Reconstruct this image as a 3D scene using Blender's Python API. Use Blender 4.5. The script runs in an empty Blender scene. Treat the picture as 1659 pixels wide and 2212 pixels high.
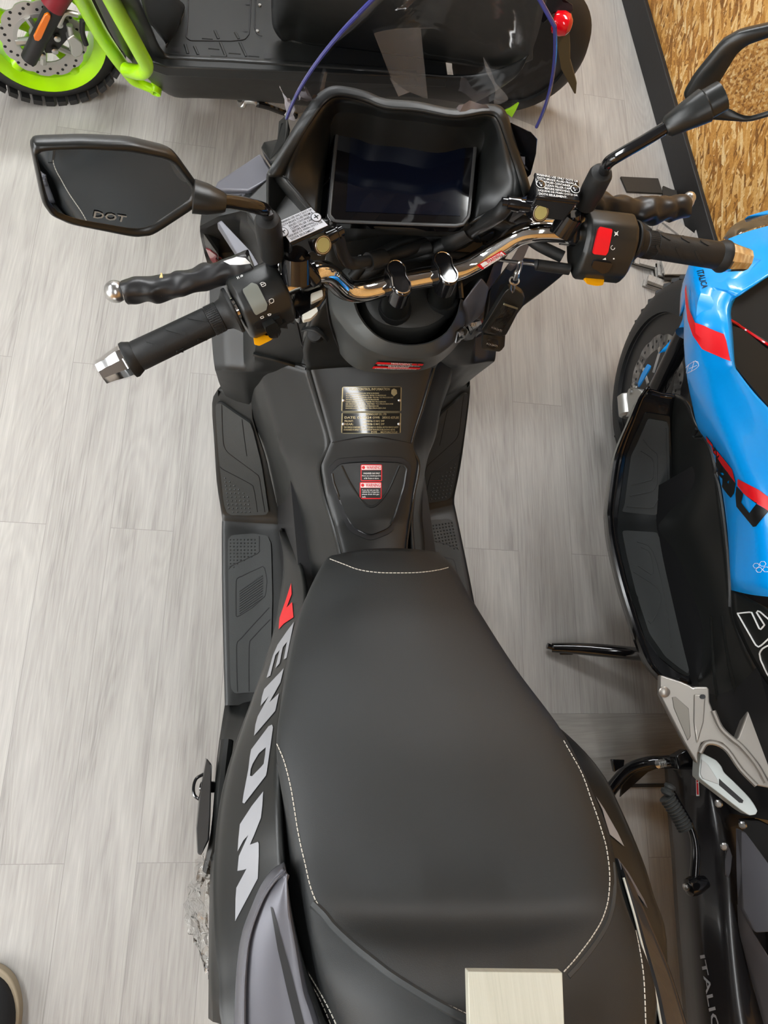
import bpy, bmesh, math, random
from math import sin, cos, pi, radians
from mathutils import Vector, Matrix, noise
from mathutils.bvhtree import BVHTree
from mathutils.geometry import delaunay_2d_cdt
V = Vector
random.seed(7)
S = bpy.context.scene
COL = S.collection

# ------------------------------------------------------------------ camera
PITCH, ROLL, YAW = radians(70.9132), radians(29.0968), radians(34.727)
CAM = V((-0.2054, 0.0, 1.7489)); FPX = 1500.0
F_ = V((sin(YAW)*cos(PITCH), cos(YAW)*cos(PITCH), -sin(PITCH)))
R0 = V((cos(YAW), -sin(YAW), 0)); U0 = R0.cross(F_)
R_ = R0*cos(ROLL) + U0*sin(ROLL); U_ = U0*cos(ROLL) - R0*sin(ROLL)
cd = bpy.data.cameras.new('camera'); cam = bpy.data.objects.new('camera', cd); COL.objects.link(cam)
m3 = Matrix((R_, U_, -F_)).transposed()
cam.matrix_world = Matrix.Translation(CAM) @ m3.to_4x4()
cd.sensor_fit = 'AUTO'; cd.sensor_width = 36.0; cd.lens = FPX/2212*36; cd.clip_start = 0.02
S.camera = cam

# ------------------------------------------------------------------ light
S.view_settings.view_transform = 'Standard'; S.view_settings.look = 'None'
S.view_settings.gamma = 1.0; S.view_settings.exposure = 0.0; S.view_settings.use_curve_mapping = False
for k, n in (('max_bounces', 6), ('diffuse_bounces', 3), ('glossy_bounces', 4), ('transmission_bounces', 4), ('transparent_max_bounces', 12)): setattr(S.cycles, k, n)
S.cycles.caustics_reflective = False; S.cycles.caustics_refractive = False
wd = bpy.data.worlds.new('World'); S.world = wd; wd.use_nodes = True
wd.node_tree.nodes['Background'].inputs[0].default_value = (0.9, 0.95, 1.0, 1)
wd.node_tree.nodes['Background'].inputs[1].default_value = 0.35
PANELS = [(-1.85, .55, .34, 2.4, 27), (.05, -1.2, .16, 1.7, 18), (-.35, 2.9, 1.5, .34, 44), (-3.15, -1.7, .34, 2.2, 26), (.85, 1.75, .3, 1.2, 27)]   # x, y, w, l, strength; last two added to brighten leg shield and right side
CEIL = 2.85
ADDED_PANE = 5.0

# ------------------------------------------------------------------ helpers
def ray(u, v):
    return F_ + R_*((u-829.5)/FPX) + U_*((1106-v)/FPX)
def W(u, v, z):
    d = ray(u, v); return CAM + d*((CAM.z-z)/(-d.z))
def Wx(u, v, x):
    d = ray(u, v); return CAM + d*((x-CAM.x)/d.x)
def Pn(u, v, p0, n):
    d = ray(u, v); return CAM + d*((p0-CAM).dot(n)/d.dot(n))
def WW(pts, z=None, dz=0):
    return [W(p[0], p[1], (p[2] if len(p) > 2 else z)+dz) for p in pts]

MAT = {}
def hexc(h):
    h = h.lstrip('#'); c = [int(h[i:i+2], 16)/255 for i in (0, 2, 4)]
    return tuple((x/12.92 if x <= .04045 else ((x+.055)/1.055)**2.4) for x in c)
def mat(name, col, rough=.5, metal=0., bump=0., bscale=900., coat=0., spec=.5, var=0., vscale=30., emit=0., alpha=1.):
    if name in MAT: return MAT[name]
    if isinstance(col, str): col = hexc(col)
    m = bpy.data.materials.new(name); m.use_nodes = True; MAT[name] = m
    N = m.node_tree.nodes; L = m.node_tree.links; b = N['Principled BSDF']
    b.inputs['Base Color'].default_value = (*col, 1); b.inputs['Roughness'].default_value = rough
    b.inputs['Metallic'].default_value = metal; b.inputs['Specular IOR Level'].default_value = spec
    b.inputs['Coat Weight'].default_value = coat; b.inputs['Coat Roughness'].default_value = .05
    if emit: b.inputs['Emission Color'].default_value = (*col, 1); b.inputs['Emission Strength'].default_value = emit
    g = N.new('ShaderNodeNewGeometry')
    if bump:
        n = N.new('ShaderNodeTexNoise'); n.inputs['Scale'].default_value = bscale; n.inputs['Detail'].default_value = 2
        L.new(g.outputs['Position'], n.inputs['Vector'])
        bp = N.new('ShaderNodeBump'); bp.inputs['Strength'].default_value = bump; bp.inputs['Distance'].default_value = .001
        L.new(n.outputs['Fac'], bp.inputs['Height']); L.new(bp.outputs['Normal'], b.inputs['Normal'])
    if var:
        n = N.new('ShaderNodeTexNoise'); n.inputs['Scale'].default_value = vscale; n.inputs['Detail'].default_value = 4
        L.new(g.outputs['Position'], n.inputs['Vector'])
        mr = N.new('ShaderNodeMapRange'); mr.inputs['To Min'].default_value = max(0, rough-var); mr.inputs['To Max'].default_value = min(1, rough+var)
        L.new(n.outputs['Fac'], mr.inputs['Value']); L.new(mr.outputs['Result'], b.inputs['Roughness'])
    return m

WL = {}                                   # world position of every object
def thing(name, loc, label, cat, group=None):
    o = bpy.data.objects.new(name, None); o.empty_display_size = .1; COL.objects.link(o)
    o.location = loc; WL[o] = V(loc); tag(o, label, cat, group); return o
def tag(o, label, cat, group=None):
    o['label'] = label; o['category'] = cat
    if group: o['group'] = group
    return o
def put(name, verts, faces, m, parent=None, smooth=35, bevel=0, solid=0, seg=2, face=False, label=None):
    verts = [V(v) for v in verts]
    me = bpy.data.meshes.new(name)
    lo = V([min(v[i] for v in verts) for i in range(3)]); hi = V([max(v[i] for v in verts) for i in range(3)])
    c = V(((lo.x+hi.x)/2, (lo.y+hi.y)/2, lo.z))
    me.from_pydata([v-c for v in verts], [], faces); me.update()
    if face:                              # open shell: outside towards a reference point
        ref = CAM if face is True else V(face)
        s = sum((p.normal*p.area).dot(ref-c-p.center) for p in me.polygons)
        if s < 0: me.flip_normals()
    else:
        bm = bmesh.new(); bm.from_mesh(me); bmesh.ops.recalc_face_normals(bm, faces=bm.faces); bm.to_mesh(me); bm.free()
    if smooth:
        me.shade_smooth(); me.set_sharp_from_angle(angle=radians(smooth))
    me.materials.append(m)
    o = bpy.data.objects.new(name, me); COL.objects.link(o)
    WL[o] = c
    if parent: o.parent = parent; o.location = c-WL[parent]
    else: o.location = c
    if solid:
        k = o.modifiers.new('solid', 'SOLIDIFY'); k.thickness = solid; k.offset = -1
    if bevel:
        k = o.modifiers.new('bevel', 'BEVEL'); k.width = bevel; k.segments = seg; k.limit_method = 'ANGLE'; k.angle_limit = radians(35)
    if label: o['label'] = label
    return o
def struct(o): o['kind'] = 'structure'; return o
def mirror_copy(o, parent, label=None):
    """the right-hand twin of a part built on the left of the middle plane"""
    vs = [WL[o]+v.co for v in o.data.vertices]
    q = put(o.name.split('.')[0], [(-v.x, v.y, v.z) for v in vs], [list(p.vertices)[::-1] for p in o.data.polygons], o.data.materials[0], parent, label=label)
    for k in o.modifiers:
        j = q.modifiers.new(k.name, k.type)
        if k.type == 'SOLIDIFY': j.thickness = k.thickness; j.offset = k.offset
        else: j.width = k.width; j.segments = k.segments; j.limit_method = 'ANGLE'; j.angle_limit = k.angle_limit
    # keep the outside on the outside
    a = sum((p.normal*p.area for p in o.data.polygons), V()); b = sum((p.normal*p.area for p in q.data.polygons), V())
    if (V((-a.x, a.y, a.z))).dot(b) < 0: q.data.flip_normals()
    return q
def cr(p, k, closed=False):
    """Catmull-Rom through the points, k steps a span"""
    n = len(p); out = []
    if n < 3 or k < 2: return list(p)
    for i in range(n if closed else n-1):
        if closed: a, b, c, d = p[i-1], p[i], p[(i+1) % n], p[(i+2) % n]
        else:
            b, c = p[i], p[i+1]; a = p[i-1] if i else b*2-c; d = p[i+2] if i+2 < n else c*2-b
        for j in range(k):
            t = j/k; t2 = t*t; t3 = t2*t
            out.append((b*2+(c-a)*t+(a*2-b*5+c*4-d)*t2+(b*3-a-c*3+d)*t3)*.5)
    if not closed: out.append(p[-1])
    return out
def lin(p, k):
    out = []
    for i in range(len(p)-1):
        for j in range(k): out.append(p[i].lerp(p[i+1], j/k))
    return out+[p[-1]]
def resamp(p, n, closed=False):
    q = list(p)+([p[0]] if closed else [])
    L = [0]
    for i in range(1, len(q)): L.append(L[-1]+(q[i]-q[i-1]).length)
    out = []; j = 1
    for i in range(n):
        s = L[-1]*i/(n if closed else n-1)
        while j < len(q)-1 and L[j] < s: j += 1
        t = (s-L[j-1])/max(1e-9, L[j]-L[j-1]); out.append(q[j-1].lerp(q[j], min(1, max(0, t))))
    return out
def loft(name, rows, m, parent=None, ku=4, kv=4, cu=True, cv=True, close=False, solid=0, face=True, smooth=35, caps=False, label=None, bevel=0):
    rows = [(cr(r, ku, close) if cu else (lin(r, ku) if not close else lin(list(r)+[r[0]], ku)[:-1])) for r in rows]
    n = len(rows[0])
    cols = [(cr([r[i] for r in rows], kv) if cv else lin([r[i] for r in rows], kv)) for i in range(n)]
    nv = len(cols[0]); vs = [cols[i][j] for j in range(nv) for i in range(n)]
    fs = [(j*n+i, j*n+(i+1) % n, (j+1)*n+(i+1) % n, (j+1)*n+i) for j in range(nv-1) for i in range(n if close else n-1)]
    if caps: fs += [tuple(range(n)), tuple(range((nv-1)*n, nv*n))]
    return put(name, vs, fs, m, parent, smooth, bevel, solid, face=(False if caps else face), label=label)
def frame_(d, up=V((0, 0, 1))):
    d = d.normalized()
    if abs(d.dot(up)) > .98: up = V((0, 1, 0))
    a = d.cross(up).normalized(); return a, a.cross(d).normalized()      # sideways, up
def tube(name, path, r, m, parent=None, seg=14, k=1, closed=False, caps=True, sq=1., label=None, bevel=0):
    path = [V(p) for p in path]
    if isinstance(r, (list, tuple)):
        if k > 1: r = [v.x for v in cr([V((x, 0, 0)) for x in r], k, closed)]
    if k > 1: path = cr(path, k, closed)
    n = len(path); vs = []; up = V((0.03, 0.02, 1))
    for i in range(n):
        d = (path[(i+1) % n]-path[i-1]) if closed else (path[min(n-1, i+1)]-path[max(0, i-1)])
        a, b = frame_(d, up); up = b
        rr = r[i] if isinstance(r, (list, tuple)) else r
        for j in range(seg):
            t = 2*pi*j/seg; vs.append(path[i]+a*(rr*cos(t))+b*(rr*sq*sin(t)))
    fs = [(i*seg+j, i*seg+(j+1) % seg, ((i+1) % n)*seg+(j+1) % seg, ((i+1) % n)*seg+j) for i in range(n if closed else n-1) for j in range(seg)]
    if caps and not closed: fs += [tuple(range(seg))[::-1], tuple(range((n-1)*seg, n*seg))]
    return put(name, vs, fs, m, parent, label=label, bevel=bevel)
def lathe(name, p0, ax, prof, m, parent=None, seg=28, sq=1., up=V((0, 0, 1)), label=None, smooth=35, ring=False):
    """prof = (distance along axis, radius)"""
    ax = ax.normalized(); a, b = frame_(ax, up); vs = []
    for t, r in prof:
        for j in range(seg):
            w = 2*pi*j/seg; vs.append(p0+ax*t+a*(r*cos(w))+b*(r*sq*sin(w)))
    n = len(prof)
    fs = [(i*seg+j, i*seg+(j+1) % seg, (i+1)*seg+(j+1) % seg, (i+1)*seg+j) for i in range(n-1) for j in range(seg)]
    if ring: fs += [((n-1)*seg+j, (n-1)*seg+(j+1) % seg, (j+1) % seg, j) for j in range(seg)]
    else: fs += [tuple(range(seg))[::-1], tuple(range((n-1)*seg, n*seg))]
    return put(name, vs, fs, m, parent, label=label, smooth=smooth)
def plate(name, out, dv, m, parent=None, bevel=.002, seg=2, taper=1., smooth=35, label=None):
    """closed outline (world points) given thickness dv (a vector)"""
    n = len(out); c = sum(out, V())/n
    b = [c+(p-c)*taper+dv for p in out]
    fs = [tuple(range(n)), tuple(range(2*n-1, n-1, -1))]+[(i, (i+1) % n, n+(i+1) % n, n+i) for i in range(n)]
    return put(name, list(out)+b, fs, m, parent, smooth, bevel, seg=seg, label=label)
def box(name, c, ax, ay, az, m, parent=None, bevel=.003, label=None):
    """half-extent vectors"""
    vs = [c+ax*i+ay*j+az*k for k in (-1, 1) for i, j in ((-1, -1), (1, -1), (1, 1), (-1, 1))]
    fs = [(0, 1, 2, 3), (7, 6, 5, 4)]+[(i, (i+1) % 4, 4+(i+1) % 4, 4+i) for i in range(4)]
    return put(name, vs, fs, m, parent, 35, bevel, label=label)
def rect(u, v, a, b, r=.25, n=4):
    """rounded outline in 2-D, half sizes a, b"""
    out = []; r = min(a, b)*r*2
    r = min(r, a, b)
    for cx, cy, t0 in ((a-r, b-r, 0), (-a+r, b-r, 90), (-a+r, -b+r, 180), (a-r, -b+r, 270)):
        for i in range(n+1):
            t = radians(t0+90*i/n); out.append((u+cx+r*cos(t), v+cy+r*sin(t)))
    return out
def roundpoly(pts, f=.25, n=3):
    """cut the corners of a 2-D outline softly"""
    out = []; N = len(pts)
    for i in range(N):
        p, q, s = V(pts[i-1]), V(pts[i]), V(pts[(i+1) % N])
        a = q.lerp(p, f); b = q.lerp(s, f)
        for k in range(n+1):
            t = k/n; out.append(tuple((a*(1-t)+q*t)*(1-t)+(q*(1-t)+b*t)*t))
    return out
BV = {}
def bvh(o):
    if o not in BV:
        BV[o] = BVHTree.FromPolygons([WL[o]+v.co for v in o.data.vertices], [list(p.vertices) for p in o.data.polygons])
    return BV[o]
def hit(u, v, objs, zf=.6):
    """where the sight line of a pixel meets the given surfaces"""
    d = ray(u, v).normalized(); best = None
    for o in objs:
        p, n, i, dist = bvh(o).ray_cast(CAM, d)
        if p is not None and (best is None or dist < best[2]): best = (p, n if n.dot(d) < 0 else -n, dist)
    if best: return best[0], best[1]
    q = W(u, v, zf); bb = None
    for o in objs:
        p, n, i, dist = bvh(o).find_nearest(q)
        if p is not None and (bb is None or dist < bb[2]): bb = (p, n if n.dot(d) < 0 else -n, dist)
    return bb[0], bb[1]
def inside(x, y, loops):
    c = False
    for L in loops:
        for i in range(len(L)):
            x1, y1 = L[i-1]; x2, y2 = L[i]
            if (y1 > y) != (y2 > y) and x < (x2-x1)*(y-y1)/(y2-y1)+x1: c = not c
    return c
def patch(name, loops, objs, off, m, parent=None, skirt=False, g=14, zf=.6, label=None, smooth=30):
    """a shape traced on a surface: lies on it, off metres proud; skirt gives it thickness. loops = outline (+ holes) in photo coordinates"""
    if not isinstance(loops[0][0], (tuple, list, Vector)): loops = [loops]
    loops = [[(float(p[0]), float(p[1])) for p in L] for L in loops]
    L2 = []
    for L in loops:
        q = []
        for i in range(len(L)):
            a, b = V(L[i]), V(L[(i+1) % len(L)]); k = max(1, int((b-a).length/g))
            q += [tuple(a.lerp(b, t/k)) for t in range(k)]
        L2.append(q)
    pts = []; ed = []
    for q in L2:
        s = len(pts); pts += q; ed += [(s+i, s+(i+1) % len(q)) for i in range(len(q))]
    nb = len(pts)
    x0, x1 = min(p[0] for p in pts), max(p[0] for p in pts); y0, y1 = min(p[1] for p in pts), max(p[1] for p in pts)
    x = x0+g*.5
    while x < x1:
        y = y0+g*.5
        while y < y1:
            if inside(x, y, L2) and min((V((x, y))-V(p)).length for p in pts[:nb]) > g*.45: pts.append((x, y))
            y += g
        x += g
    r = delaunay_2d_cdt([V(p) for p in pts], ed, [], 0, 1e-4)
    tri = [f for f in r[2] if inside(sum(r[0][i].x for i in f)/3, sum(r[0][i].y for i in f)/3, L2)]
    H = [hit(p.x, p.y, objs, zf) for p in r[0]]
    vs = [h[0]+h[1]*off for h in H]; fs = [tuple(f) for f in tri]
    if skirt:
        n = len(vs); vs += [h[0]-h[1]*.001 for h in H]
        cnt = {}
        for f in tri:
            for i in range(3):
                e = (f[i], f[(i+1) % 3]); cnt[e] = 1
        for a, b in list(cnt):
            if (b, a) not in cnt: fs.append((b, a, n+a, n+b))
        used = sorted({i for f in fs for i in f}); mp = {o: i for i, o in enumerate(used)}
        vs = [vs[i] for i in used]; fs = [tuple(mp[i] for i in f) for f in fs]
    return put(name, vs, fs, m, parent, smooth=smooth, face=True, label=label)
def pxline(pts, step=8, k=6):
    p = cr([V(q) for q in pts], k) if k > 1 else [V(q) for q in pts]
    L = sum((p[i]-p[i-1]).length for i in range(1, len(p)))
    return resamp(p, max(2, int(L/step)))
def groove(name, pts, objs, r, m, parent=None, step=10, k=5, off=0., zf=.6, label=None, sq=1.):
    """a thin bead or seam following a surface"""
    P = []
    for p in pxline(pts, step, k):
        h = hit(p.x, p.y, objs, zf); P.append(h[0]+h[1]*off)
    return tube(name, P, r, m, parent, seg=6, label=label, sq=sq)
def stitches(name, pts, objs, m, parent, pitch=.0085, dash=.0062, r=.0008, zf=.75):
    P = []
    for p in pxline(pts, 5, 6):
        h = hit(p.x, p.y, objs, zf); P.append((h[0]+h[1]*.0006))
    L = sum((P[i]-P[i-1]).length for i in range(1, len(P)))
    q = resamp(P, max(4, int(L/pitch)*4+1)); vs = []; fs = []
    for i in range(0, len(q)-4, 4):
        a = q[i]; b = q[i+3]; s, u = frame_(b-a); n = len(vs)
        for e in (a, b):
            for j in range(5): vs.append(e+s*(r*cos(j*1.2566))+u*(r*sin(j*1.2566)))
        fs += [(n+j, n+(j+1) % 5, n+5+(j+1) % 5, n+5+j) for j in range(5)]+[(n+4, n+3, n+2, n+1, n), (n+5, n+6, n+7, n+8, n+9)]
    return put(name, vs, fs, m, parent)
TXC = {}
def TX(body):
    if body in TXC: return TXC[body]
    c = bpy.data.curves.new('t', 'FONT'); c.body = body; c.align_x = 'LEFT'; c.resolution_u = 2; c.offset = .014
    o = bpy.data.objects.new('t', c); COL.objects.link(o)
    me = bpy.data.meshes.new_from_object(o.evaluated_get(bpy.context.evaluated_depsgraph_get()))
    vs = [v.co.copy() for v in me.vertices]; fs = [tuple(p.vertices) for p in me.polygons]
    bpy.data.objects.remove(o); bpy.data.curves.remove(c); bpy.data.meshes.remove(me)
    x0, x1 = min(v.x for v in vs), max(v.x for v in vs); y0, y1 = min(v.y for v in vs), max(v.y for v in vs)
    TXC[body] = ([((v.x-x0)/(x1-x0), (v.y-y0)/max(1e-6, y1-y0)) for v in vs], fs); return TXC[body]
def lettering(name, rows, quad, m, parent=None, objs=None, off=.0008, n=None, label=None, zf=.6):
    """rows = [(text, x0, x1, y0, y1)] in a unit block, y down; quad = corners TL, TR, BR, BL: world points, or photo points laid on objs"""
    vs = []; fs = []
    for body, x0, x1, y0, y1 in rows:
        tv, tf = TX(body); s = len(vs)
        for x, y in tv:
            a = x0+(x1-x0)*x; b = y1-(y1-y0)*y
            if objs is not None:
                Q = [V(q) for q in quad]; p = Q[0].lerp(Q[1], a).lerp(Q[3].lerp(Q[2], a), b)
                h = hit(p.x, p.y, objs, zf); vs.append(h[0]+h[1]*off)
            else:
                vs.append(quad[0].lerp(quad[1], a).lerp(quad[3].lerp(quad[2], a), b)+n*off)
        fs += [tuple(s+i for i in f) for f in tf]
    return put(name, vs, fs, m, parent, smooth=0, face=True, label=label)
for t in ('WARNING', 'VENOM', 'ITALICA', 'SEAT', 'FUEL', 'DOT'): TX(t)

# ------------------------------------------------------------------ materials
plastic = mat('black_plastic', (.0115, .0125, .012), .37, bump=.10, bscale=1400, var=.04)
plastic2 = mat('black_plastic_fine', (.0095, .0105, .010), .33, bump=.06, bscale=1500)
deep = mat('black_deep', (.008, .008, .009), .5)
gloss = mat('gloss_black', (.006, .006, .007), .12, coat=.4)
satin = mat('satin_lit_grey', (.13, .13, .148), .40, metal=.3, bump=.04, bscale=1500)  # dark grey base lightened to carry the ceiling reflection
vinyl = mat('seat_vinyl', (.0165, .0185, .019), .55, bump=.25, bscale=1100, var=.05, vscale=9)
vinyl_side = mat('seat_side_vinyl', (.030, .033, .034), .5, bump=.2, bscale=1100)
rubber = mat('rubber', (.012, .0125, .0125), .50, spec=.35, bump=.15, bscale=800)
shroud_m = mat('shroud_satin', (.085, .09, .088), .36, metal=.4, bump=.05, bscale=1500)
stem_m = mat('stem_rubber', (.034, .034, .031), .5, bump=.2, bscale=300, var=.12, vscale=30)
rubberg = mat('mat_rubber', (.040, .043, .042), .6, bump=.3, bscale=700, var=.1, vscale=40)
tyre = mat('tyre_rubber', (.017, .0175, .018), .62, bump=.3, bscale=300)
chrome = mat('chrome', (.86, .86, .86), .06, metal=1.)
steel = mat('steel', (.55, .55, .54), .28, metal=1.)
disc_m = mat('brake_disc_steel', (.52, .50, .48), .42, metal=.55)
alu = mat('cast_alloy', (.52, .52, .50), .42, metal=.85)
silverp = mat('silver_paint', (.42, .39, .35), .34, metal=.7)
pegsil = mat('pale_alloy', (.62, .66, .64), .42, metal=.5)
lime = mat('lime_paint', '#b4f500', .3, coat=.4)
blue = mat('blue_paint', '#0098ee', .26, coat=.3)
red = mat('red_print', '#e0101c', .4)
redbtn = mat('red_button', '#e4101c', .35)
reddeep = mat('red_lens', '#c80414', .12, coat=.5)
amber = mat('amber_button', '#f5a80c', .35)
amberl = mat('amber_lens', '#e8730a', .2, coat=.4)
white = mat('white_print', '#f0f0ee', .5)
silver_print = mat('silver_print', '#9c9da1', .42, metal=.15)
blackp = mat('black_print', (.006, .006, .006), .4)
greysw = mat('grey_switch', '#7b7f78', .45)
whitep = mat('white_plastic', '#dcdcd2', .45)
thread = mat('white_thread', '#cfc9bd', .8)
labelw = mat('label_metal', '#cfd1d8', .4)
gold = mat('data_plate_black', (.012, .011, .009), .13, coat=.5)
champ = mat('plate_gilt', '#a3946f', .28, metal=.6)
screen = mat('screen_glass', (.003, .003, .004), .06)
navy = mat('screen_navy', (.002, .0035, .010), .07)
mirrorm = mat('mirror_silvering', (.74, .76, .77), .012, metal=1.)
tan = mat('rubber_band_tan', '#d8bd80', .6)
oilglass = mat('sight_glass', '#a5a069', .12, coat=.6)

def wood_floor(name, grain_along, v0, base=('#7f7b77', '#a19d98', '#b5b2ac')):
    m = bpy.data.materials.new(name); m.use_nodes = True; N = m.node_tree.nodes; L = m.node_tree.links; b = N['Principled BSDF']
    g = N.new('ShaderNodeNewGeometry'); d = V(grain_along).normalized(); e = V((d.y, -d.x, 0))
    def dot(vec):
        k = N.new('ShaderNodeVectorMath'); k.operation = 'DOT_PRODUCT'; k.inputs[1].default_value = vec; L.new(g.outputs['Position'], k.inputs[0]); return k.outputs['Value']
    def mul(s, f, add=0.):
        k = N.new('ShaderNodeMath'); k.operation = 'MULTIPLY_ADD'; k.inputs[1].default_value = f; k.inputs[2].default_value = add; L.new(s, k.inputs[0]); return k.outputs[0]
    u, v = dot(d), dot(e)
    def comb(a, c, z=None):
        k = N.new('ShaderNodeCombineXYZ'); L.new(a, k.inputs[0]); L.new(c, k.inputs[1])
        if z is not None: L.new(z, k.inputs[2])
        return k.outputs[0]
    br = N.new('ShaderNodeTexBrick'); br.offset = .37; br.offset_frequency = 2
    br.inputs['Scale'].default_value = 1; br.inputs['Brick Width'].default_value = 1.2; br.inputs['Row Height'].default_value = .151
    br.inputs['Mortar Size'].default_value = .0009; br.inputs['Mortar Smooth'].default_value = .4; br.inputs['Bias'].default_value = 0
    br.inputs['Color1'].default_value = (.0, .0, .0, 1); br.inputs['Color2'].default_value = (1, 1, 1, 1); br.inputs['Mortar'].default_value = (.5, .5, .5, 1)
    L.new(comb(mul(u, 1, .33), mul(v, 1, -v0)), br.inputs['Vector'])
    # broad tone, fine streaks
    rnd = mul(br.outputs['Color'], 7.3)
    def noise(us, vs, sc, det, dist=0.):
        n = N.new('ShaderNodeTexNoise'); n.inputs['Scale'].default_value = sc; n.inputs['Detail'].default_value = det; n.inputs['Distortion'].default_value = dist; n.inputs['Roughness'].default_value = .6
        L.new(comb(mul(u, us), mul(v, vs), rnd), n.inputs['Vector']); return n.outputs['Fac']
    n1 = noise(1.3, 9, 1.6, 3, .4); n2 = noise(4, 170, 1., 3, .6); n3 = noise(14, 330, 1., 2, .3)
    def mixf(a, c, f):
        k = N.new('ShaderNodeMix'); k.data_type = 'FLOAT'; k.inputs[0].default_value = f; L.new(a, k.inputs[2]); L.new(c, k.inputs[3]); return k.outputs[0]
    t = mixf(mixf(n1, n2, .40), n3, .22)
    # cathedral figure: level lines of a slow stretched noise
    n4 = noise(.55, 5.5, 1.0, 2, .8)
    sn_ = N.new('ShaderNodeMath'); sn_.operation = 'SINE'; L.new(mul(n4, 150), sn_.inputs[0])
    fig = mul(sn_.outputs[0], .5, .5)
    pr = N.new('ShaderNodeMath'); pr.operation = 'MULTIPLY'; L.new(fig, pr.inputs[0]); L.new(n3, pr.inputs[1])
    t = mixf(t, pr.outputs[0], .11)
    t2 = mixf(t, br.outputs['Color'], .06)
    cr_ = N.new('ShaderNodeValToRGB'); L.new(t2, cr_.inputs[0]); E = cr_.color_ramp.elements
    E[0].position = .26; E[0].color = (*hexc(base[0]), 1); E[1].position = .62; E[1].color = (*hexc(base[2]), 1); q = E.new(.42); q.color = (*hexc(base[1]), 1)
    mx = N.new('ShaderNodeMix'); mx.data_type = 'RGBA'; mx.inputs[7].default_value = (*hexc('#6c6965'), 1)
    L.new(mul(br.outputs['Fac'], .5), mx.inputs[0]); L.new(cr_.outputs[0], mx.inputs[6]); L.new(mx.outputs[2], b.inputs['Base Color'])
    b.inputs['Roughness'].default_value = .5; b.inputs['Specular IOR Level'].default_value = .35
    bp = N.new('ShaderNodeBump'); bp.inputs['Strength'].default_value = .25; bp.inputs['Distance'].default_value = .0012
    L.new(mixf(n2, n3, .5), bp.inputs['Height']); L.new(bp.outputs['Normal'], b.inputs['Normal'])
    return m
PD = V((.139, .990, 0)); PE = V((.990, -.139, 0))
floor_m = wood_floor('floor_planks', PD, W(175, 1603, 0).dot(PE))
strip_m = wood_floor('floor_strip', (.99, -.06, 0), .3, ('#77736e', '#8d8984', '#a09c96'))
offcut_m = wood_floor('offcut_plank', (.6, .8, 0), .013)
pale_m = wood_floor('pale_board', (.02, 1, 0), -.03, ('#a3a192', '#b6b4a5', '#c2c0b2'))

def osb(name):
    m = bpy.data.materials.new(name); m.use_nodes = True; N = m.node_tree.nodes; L = m.node_tree.links; b = N['Principled BSDF']
    g = N.new('ShaderNodeNewGeometry'); last = None; hs = None
    for i, (rot, sx, sc) in enumerate([(.25, 4.6, 95), (1.2, 5.2, 105), (-.75, 4.8, 85), (2.0, 4.2, 125), (2.7, 5., 90)]):
        vr = N.new('ShaderNodeVectorRotate'); vr.rotation_type = 'X_AXIS'; vr.inputs['Angle'].default_value = rot; L.new(g.outputs['Position'], vr.inputs['Vector'])
        mp = N.new('ShaderNodeMapping'); mp.inputs['Scale'].default_value = (1, 1/sx, 1); mp.inputs['Location'].default_value = (i*1.7, i*.9, i*.4)
        L.new(vr.outputs[0], mp.inputs[0])
        nz = N.new('ShaderNodeTexNoise'); nz.inputs['Scale'].default_value = 14; L.new(mp.outputs[0], nz.inputs['Vector'])
        ad = N.new('ShaderNodeVectorMath'); ad.operation = 'MULTIPLY_ADD'; ad.inputs[1].default_value = (.02, .02, .02)
        L.new(nz.outputs['Color'], ad.inputs[0]); L.new(mp.outputs[0], ad.inputs[2])
        vo = N.new('ShaderNodeTexVoronoi'); vo.inputs['Scale'].default_value = sc; L.new(ad.outputs[0], vo.inputs['Vector'])
        sp = N.new('ShaderNodeSeparateColor'); L.new(vo.outputs['Color'], sp.inputs[0])
        if last is None: last = sp.outputs[0]
        else:
            st = N.new('ShaderNodeMath'); st.operation = 'GREATER_THAN'; st.inputs[1].default_value = .52; L.new(sp.outputs[1], st.inputs[0])
            mx = N.new('ShaderNodeMix'); mx.data_type = 'FLOAT'; L.new(st.outputs[0], mx.inputs[0]); L.new(last, mx.inputs[2]); L.new(sp.outputs[0], mx.inputs[3]); last = mx.outputs[0]
    n = N.new('ShaderNodeTexNoise'); n.inputs['Scale'].default_value = 190; n.inputs['Detail'].default_value = 3; L.new(g.outputs['Position'], n.inputs['Vector'])
    mx = N.new('ShaderNodeMix'); mx.data_type = 'FLOAT'; mx.inputs[0].default_value = .35; L.new(last, mx.inputs[2]); L.new(n.outputs['Fac'], mx.inputs[3])
    c = N.new('ShaderNodeValToRGB'); L.new(mx.outputs[0], c.inputs[0]); E = c.color_ramp.elements
    E[0].position = .12; E[0].color = (*hexc('#633d12'), 1); E[1].position = .85; E[1].color = (*hexc('#f6d9a2'), 1)
    for p, h in ((.3, '#a87130'), (.5, '#cf9546'), (.68, '#e6b56c')): q = E.new(p); q.color = (*hexc(h), 1)
    L.new(c.outputs[0], b.inputs['Base Color']); b.inputs['Roughness'].default_value = .6
    bp = N.new('ShaderNodeBump'); bp.inputs['Strength'].default_value = .3; bp.inputs['Distance'].default_value = .002; L.new(mx.outputs[0], bp.inputs['Height']); L.new(bp.outputs['Normal'], b.inputs['Normal'])
    return m
osb_m = osb('osb_board')
wallw = mat('painted_wall', '#d4d4d2', .8, bump=.1, bscale=200)
ceilm = mat('ceiling_dark', '#77787a', .85, bump=.1, bscale=100)
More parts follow.
